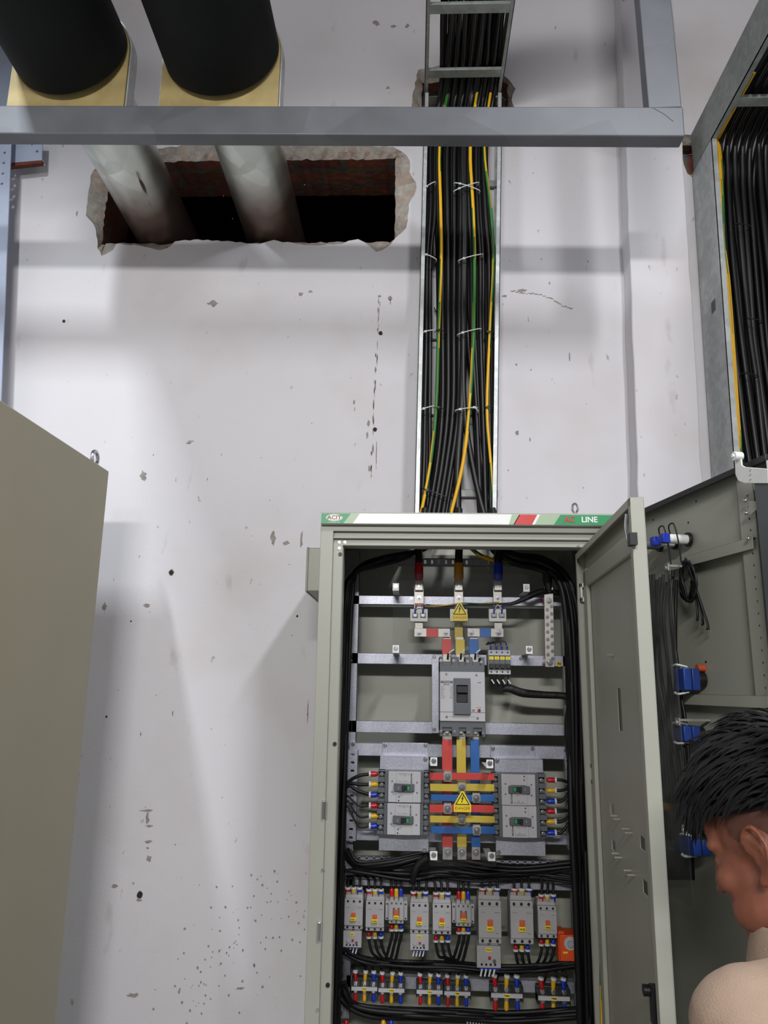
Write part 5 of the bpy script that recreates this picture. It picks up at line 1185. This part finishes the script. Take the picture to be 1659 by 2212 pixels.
b = MB(); b.box(g.x(1216), g.x(1226), Y-.0006, Y, g.z(2060), g.z(2056)); b.build('label', 'tag', t)

# ---- terminal blocks
def tblock():
    Y = -.22; g = PX(787, 2137, Y)
    t = thing('terminal_block', 'x', 'terminal block', (g.c.x, Y, g.c.z))
    b = MB(); b.box(g.x(758), g.x(816), Y+.02, Y+.045, g.z(2152), g.z(2118))
    for k in range(4): xx = 758+k*19; b.box(g.x(xx), g.x(xx+1.6), Y+.002, Y+.045, g.z(2150), g.z(2120))
    b.box(g.x(758), g.x(816), Y+.004, Y+.03, g.z(2140), g.z(2132)); b.build('base', 'smoke', t, bevel=.0008)
    b = MB(); b.box(g.x(759), g.x(815), Y, Y+.003, g.z(2140.5), g.z(2132.5)); b.build('label_strip', 'lgrey', t)
    b = MB(); b.box(g.x(782), g.x(792), Y-.0005, Y, g.z(2140), g.z(2133)); b.build('yellow_label', 'tag', t)
    for k, (m, cn) in enumerate(bms):
        xx = 767.5+k*19.5
        for (y0, y1, yb) in ((2125, 2103, 2128), (2147, 2168, 2144)):
            b = MB(); b.cyl((g.x(xx), Y+.020, g.z(yb)), (g.x(xx), Y+.010, g.z(yb)), .0052, 14); b.cyl((g.x(xx), Y+.01, g.z(yb)), (g.x(xx), Y+.006, g.z(yb)), .0035, 6); b.build('stud', 'screw', t)
            b = MB(); b.box(g.x(xx-3.5), g.x(xx+3.5), Y+.013, Y+.017, *sorted((g.z(yb), g.z((y0+yb)/2+(-3 if y1 < y0 else 3))))); b.build('lug', 'cu', t)
            a = Vector((g.x(xx), Y+.015, g.z(y0))); c = Vector((g.x(xx)+random.uniform(-.003, .003), Y+.015, g.z(y1)))
            tubeobj('boot', [a, a.lerp(c, .3), a.lerp(c, .8), c], .006, m, 10, 3, rad=[.0034, .0052, .0058, .004], parent=t)
            if y1 < y0:
                b = MB(); b.cyl(c+Vector((0, 0, -.003)), c+Vector((.001, 0, .003)), .0072, 12); b.build('marker', 'tie', t)
    return t, (g.x(787), Y-.0009, g.z(2136.5))
tb0, ltt = tblock(); tbb = Vector(ORG[tb0.name])
TB = [(787, 2137, 1, 'TNG1', 'terminal block with strip label, leftmost of the bottom row'), (845.5, 2140.5, 1, 'TNG2', 'terminal block touching the right side of the leftmost one'),
      (928, 2144, 1, 'TNG3', 'terminal block, left of the middle pair in the bottom row'), (988, 2147, 1, 'TN2', 'terminal block, right of the middle pair in the bottom row'),
      (1095, 2152, 1.2, 'TN3', 'wider terminal block below the largest overload relay'), (1197, 2158, 1.2, 'TN4', 'wider terminal block at the right end of the bottom row')]
for i, (px, py, s1, txt, lab) in enumerate(TB):
    if i == 0: o = tb0; o['label'] = lab; o['group'] = 'terminal blocks in the bottom row'
    else: o = dup(tb0, U(px, py, -.22), lab, 'terminal blocks in the bottom row', (s1, 1, 1.0 if s1 == 1 else 1.15))
    tx = text(txt, .0052, T(*(Vector(ltt)-tbb)), 'ink', 'label_letters', None, bold=.0001); tx.parent = o
    for q in range(3):
        xx = px+(q-1)*19.5*s1
        tubeobj('feed_wire', [U(xx, py-36, -.205), U(xx+random.uniform(-6, 6), py-50, -.19), U(xx+random.uniform(-20, 20), 2084, -.18)], .0042, 'cabin', 8, 6, label='black wire dropping into a terminal block from the bundle above', cat='wire', group='wires dropping to the terminal blocks')
# bottom duct and boots at the lower edge of view
a = U(1008, 2199, -.2); c = U(1085, 2240, -.2)
t = thing('wiring_duct', 'grey slotted wiring duct at the bottom edge', 'wiring duct', tuple((a+c)/2))
b = MB(); b.box(a.x, c.x, -.16, -.155, c.z-.03, a.z)
n = 12
for k in range(n): xx = a.x+(c.x-a.x)*k/n; b.box(xx, xx+(c.x-a.x)/n*.55, -.2, -.157, c.z-.03, a.z)
b.build('fingers', 'mgrey', t)
for px, m, cn in ((748, 'bred', 'red'), (828, 'byel', 'yellow'), (845, 'bblu', 'blue')):
    a = U(px, 2236, -.22); c = U(px, 2204, -.22)
    lead([a, U(px, 2260, -.2), U(px, 2300, -.2)], .004, m, (a, c), False, f'{cn} boot just showing at the bottom edge of the cabinet view', br=.008)

# ------------------------------------------------------------------ the person at the lower right
E_ = U(1636, 1852, -1.66)
h = Vector((-.60, .80, 0)).normalized(); th = math.radians(16); rl_ = math.radians(0)
lf = Vector((-h.y, h.x, 0)); lf = Vector((0, 0, 1)).cross(h).normalized()          # his left
ff = (h*math.cos(th)-Vector((0, 0, 1))*math.sin(th)).normalized(); uu = ff.cross(lf)*-1
uu = lf.cross(ff)*-1 if (lf.cross(ff)).z < 0 else lf.cross(ff)
Cc = E_-lf*.074
def HP(l, f, u): return Cc+lf*l+ff*f+uu*u
Rm = Matrix((lf, ff, uu)).transposed()                    # local (l,f,u) -> world
Tb = Matrix((lf, h, Vector((0, 0, 1)))).transposed()
def caps(b, p, q, r1, r2=None, n=16, mi=0):
    r2 = r1 if r2 is None else r2; p = Vector(p); q = Vector(q)
    b.cyl(p, q, r1, n, mi, r2=r2); b.ell(p, (r1,)*3, n, mi); b.ell(q, (r2,)*3, n, mi)
def fuse(b, name, m, parent, voxel, smooth=4):
    me = bpy.data.meshes.new('tmp'); me.from_pydata([Vector(v) for v in b.v], [], b.f); me.update()
    o = bpy.data.objects.new('tmp', me); C.objects.link(o)
    r = o.modifiers.new('r', 'REMESH'); r.mode = 'VOXEL'; r.voxel_size = voxel
    s_ = o.modifiers.new('s', 'SMOOTH'); s_.factor = .5; s_.iterations = smooth
    bpy.context.view_layer.update()
    me2 = bpy.data.meshes.new_from_object(o.evaluated_get(bpy.context.evaluated_depsgraph_get()))
    bpy.data.objects.remove(o)
    org = ORG[parent.name]; me2.transform(Matrix.Translation(-org)); me2.materials.clear()
    for mm in (m if isinstance(m, list) else [m]): me2.materials.append(M[mm])
    me2.name = name; me2.shade_smooth()
    ob = bpy.data.objects.new(name, me2); C.objects.link(ob); ob.parent = parent; ORG[ob.name] = org
    return ob
neck = Cc-h*.045+Vector((0, 0, -.118))
pelvis = neck-h*.12+Vector((0, 0, -.53))
person = thing('person', 'person with short black hair and beige shirt bending towards the open cabinet doors', 'person', (pelvis.x, pelvis.y, 0))
b = MB()
b.ell(HP(0, -.012, .038), (.077, .098, .092), 28, rot=Rm)
b.ell(HP(0, .030, -.025), (.064, .066, .085), 24, rot=Rm); b.ell(HP(0, .048, -.082), (.045, .042, .030), 18, rot=Rm); b.ell(HP(0, .070, .040), (.056, .024, .040), 18, rot=Rm)
for s_ in (-1, 1):
    b.ell(HP(s_*.044, .062, -.022), (.022, .022, .020), 14, rot=Rm); b.ell(HP(s_*.048, .030, -.062), (.022, .045, .028), 14, rot=Rm); caps(b, HP(s_*.012, .093, .022), HP(s_*.046, .076, .020), .0085, .009)
    b.ell(HP(s_*.032, .078, .000), (.013, .010, .009), 12, rot=Rm)
    b.ell(HP(s_*.013, .104, -.034), (.008, .010, .007), 12, rot=Rm)
    # ear: helix, antihelix, lobe
    ex = s_*.077
    pts = []
    for k in range(11):
        a_ = math.radians(-60+k*24); pts.append(HP(ex+s_*(.004+.008*math.sin(max(0, a_))), -.012-.017*math.sin(a_)*1.0+.004*math.cos(a_), .002+.030*math.cos(a_)*-1 if False else .004+.031*math.sin(a_+math.radians(20))))
    hel = [HP(ex, .006, .004), HP(ex+s_*.006, .008, .022), HP(ex+s_*.011, -.004, .034), HP(ex+s_*.017, -.020, .032), HP(ex+s_*.020, -.030, .014), HP(ex+s_*.017, -.026, -.006), HP(ex+s_*.010, -.014, -.022), HP(ex+s_*.005, -.003, -.032), HP(ex, .003, -.024)]
    b.tube(hel, .0042, 10, 0, 5); b.ell(HP(ex+s_*.006, -.004, -.026), (.004, .008, .009), 12, rot=Rm)
    b.ell(HP(ex+s_*.003, -.012, .004), (.004, .017, .026), 14, rot=Rm)
    b.tube([HP(ex+s_*.006, -.004, .018), HP(ex+s_*.010, -.016, .014), HP(ex+s_*.010, -.017, -.004), HP(ex+s_*.006, -.008, -.016)], .0033, 8, 0, 4)
caps(b, HP(0, .094, .018), HP(0, .108, -.025), .008, .0105); b.ell(HP(0, .104, -.031), (.011, .010, .008), 12, rot=Rm)
b.ell(HP(0, .092, -.056), (.022, .008, .006), 12, rot=Rm); b.ell(HP(0, .090, -.067), (.019, .008, .0065), 12, rot=Rm); b.ell(HP(0, .076, -.095), (.022, .018, .016), 12, rot=Rm)
caps(b, HP(0, -.035, -.03), neck, .056, .062, 20)
shl = neck+lf*.180+Vector((0, 0, -.035)); shr = neck-lf*.165+Vector((0, 0, -.045))
chest = neck-h*.02+Vector((0, 0, -.16))
caps(b, neck, chest, .07, .10, 20); caps(b, neck+Vector((0, 0, -.02)), shl, .05, .05); caps(b, neck+Vector((0, 0, -.02)), shr, .05, .05)
caps(b, chest, pelvis, .10, .11, 20)
arms = []
for s_, sh_ in ((1, shl), (-1, shr)):
    el = sh_+lf*s_*.045-h*.03+Vector((0, 0, -.27)); wr = el+h*.16+lf*s_*-.02+Vector((0, 0, -.17)); arms.append((sh_, el, wr))
    caps(b, sh_, el, .046, .037); caps(b, el, wr, .037, .025)
    d = (wr-el).normalized(); side = (lf*s_); nrm = d.cross(side).normalized()
    palm = wr+d*.055
    b.ell(palm, (.040, .046, .015), 16, rot=Matrix((side*-1, d, nrm)).transposed()); caps(b, wr, palm, .024, .022)
    curl = nrm if nrm.dot(h) > 0 else -nrm
    curl = (curl*-1) if curl.z > 0 else curl
    for k, (off, ln) in enumerate(((.030, .066), (.011, .074), (-.009, .069), (-.028, .054))):
        p0_ = palm+d*.034-side*off*-1*(1); p0_ = palm+d*.036+side*(-off)
        p1_ = p0_+d*ln*.45+curl*.006; p2_ = p1_+(d*.8+curl*.6).normalized()*ln*.32; p3_ = p2_+(d*.5+curl*.9).normalized()*ln*.26
        caps(b, palm-side*off*.8, p0_, .010, .0095, 10); caps(b, p0_, p1_, .0092, .0085, 10); caps(b, p1_, p2_, .0085, .0078, 10); caps(b, p2_, p3_, .0078, .0066, 10)
    t0 = palm-side*.030-d*.028; t1 = t0-side*.022+d*.024+curl*.006; t2 = t1-side*.006+d*.026+curl*.006; t3 = t2+d*.020+curl*.004
    caps(b, t0, t1, .013, .0115, 10); caps(b, t1, t2, .0105, .0095, 10); caps(b, t2, t3, .0095, .008, 10)
legs = []
for s_ in (-1, 1):
    hp = pelvis+lf*s_*.09+Vector((0, 0, -.05)); kn = hp+h*.05+lf*s_*.02; kn.z = .46; an = Vector((kn.x, kn.y, .085))-h*.05+lf*s_*.01; legs.append((hp, kn, an))
    caps(b, hp, kn, .078, .052); caps(b, kn, an, .05, .036); caps(b, an, an+h*.12+Vector((0, 0, -.035)), .034, .03)
body = fuse(b, 'body', 'skin', person, .0042, 5)
for s_ in (-1, 1):
    MB().ell(HP(s_*.030, .0725, .003), (.0115,)*3, 16).build('eyeball', 'eyew', person); MB().ell(HP(s_*.030, .0805, .002), (.0055, .004, .0055), 12, rot=Rm).build('iris', 'iris', person)
    b = MB(); b.tube([HP(s_*.014, .103, .028), HP(s_*.030, .097, .033), HP(s_*.048, .078, .028)], .0035, 8); b.build('eyebrow', 'hair', person)
# hair: shaved sides and a long layered top
b = MB()
cc_ = HP(0, -.012, .038)
def cap(b, rr, test, n=48, mi=0, thick=.0):
    m = n//2; idx = {}
    def pt(j, i):
        ph = math.pi*j/m; t = 2*math.pi*i/n
        v = Vector((math.sin(ph)*math.cos(t), math.sin(ph)*math.sin(t), math.cos(ph)))
        return v
    for j in range(m):
        for i in range(n):
            q = [pt(j, i), pt(j+1, i), pt(j+1, (i+1) % n), pt(j, (i+1) % n)]
            c = sum(q, Vector())/4
            if test(c):
                k = len(b.v)
                for v in q:
                    w = 1+thick*noise.noise(v*4); b.v.append(tuple(cc_+Rm @ Vector((v.x*rr[0]*w, v.y*rr[1]*w, v.z*rr[2]*w))))
                b.f.append([k, k+1, k+2, k+3]); b.mi.append(mi)
    return b
cap(b, (.0785, .0995, .0935), lambda c: c.z > -.55+max(0, c.y)*1.1 and not (c.y > .55 and c.z < .5) and (c.y < .42 or c.z > .25), 128)
b.build('shaved_sides', 'stubble', person)
rnd = random.Random(4)
b = MB()
cap(b, (.086, .110, .114), lambda c: c.z > .22+.12*c.y-.10*abs(c.x) , 48, 0, .05)
for k in range(1500):
    # root direction on the upper skull
    while True:
        v = Vector((rnd.gauss(0, .6), rnd.gauss(.05, .7), rnd.uniform(.12, 1.1))).normalized()
        if v.z > .22+.10*v.y: break
    root = cc_+Rm @ Vector((v.x*.084, v.y*.105, v.z*.109))
    out = (Rm @ v)
    L_ = rnd.uniform(.030, .056)*(0.6+.4*v.z)
    sw = noise.noise(v*2.2)*1.1
    tang = (ff*(.75)+lf*(v.x*.5+sw*.6)-uu*.15); tang = (tang-out*tang.dot(out)).normalized()
    flow = (tang+out*(.30 if v.z > .5 else .18)+Vector((rnd.gauss(0, .12), rnd.gauss(0, .12), rnd.gauss(0, .08)))).normalized()
    L_ *= 1.25+.35*max(0, v.y)
    p1 = root+out*.010+flow*L_*.35; p2 = p1+(flow-uu*.18-out*.05).normalized()*L_*.4; p3 = p2+(flow-uu*.55-out*.1).normalized()*L_*.35
    r0 = rnd.uniform(.0014, .0034)
    b.tube([root-out*.004, p1, p2, p3], r0, 4, 0, 3, rad=[r0, r0*1.1, r0*.8, .0003])
b.build('hair', 'hair', person, ang=80)
# clothes
b = MB()
caps(b, neck+Vector((0, 0, -.035)), chest, .082, .125, 24); b.ell(chest, (.185, .118, .15), 24, rot=Tb)
b.ell(chest.lerp(pelvis, .55), (.160, .112, .20), 24, rot=Tb); b.ell(pelvis+Vector((0, 0, .02)), (.168, .125, .13), 24, rot=Tb)
for s_, (sh_, el, wr) in zip((1, -1), arms):
    caps(b, neck+Vector((0, 0, -.045)), sh_, .060, .062); caps(b, sh_, el, .064, .056); caps(b, el, el.lerp(wr, .82), .055, .043)
    b.ell(sh_, (.07, .07, .06), 16)
shirt = fuse(b, 'shirt', 'shirt', person, .007, 6)
b = MB()
up = (neck-Cc).normalized()*-1
ring0 = neck+Vector((0, 0, -.018))
n = 28; vs = []
for lvl, (dz, rr) in enumerate(((0, .083), (.035, .080), (.062, .074), (.060, .079), (.030, .088), (.0, .092))):
    for i in range(n):
        a_ = math.radians(-155+310*i/(n-1)); d = (h*-math.cos(a_)+lf*math.sin(a_))
        vs.append(ring0+d*rr+Vector((0, 0, dz+(.010*math.cos(a_)))) + h*.012)
fs = [(l*n+i, l*n+i+1, (l+1)*n+i+1, (l+1)*n+i) for l in range(5) for i in range(n-1)]
b.add(vs, fs); co = b.build('collar', 'shirt', person); sd = co.modifiers.new('s', 'SOLIDIFY'); sd.thickness = .003; ss = co.modifiers.new('ss', 'SUBSURF'); ss.levels = 1; ss.render_levels = 2
b = MB(); b.ell(pelvis+Vector((0, 0, -.05)), (.165, .122, .12), 20, rot=Tb)
for hp, kn, an in legs: caps(b, hp, kn, .092, .068); caps(b, kn, an+Vector((0, 0, .03)), .066, .055)
fuse(b, 'trousers', 'trouser', person, .010, 5)
for hp, kn, an in legs:
    b = MB(); c0_ = Vector((an.x, an.y, 0)); b.ell(c0_+h*.06+Vector((0, 0, .035)), (.045, .14, .042), 20, rot=Tb); caps(b, c0_+Vector((0, 0, .05)), c0_+Vector((0, 0, .10)), .048, .044)
    for i, v in enumerate(b.v):
        if v[2] < 0.0: b.v[i] = (v[0], v[1], 0.0)
    b.build('shoe', 'shoe', person)
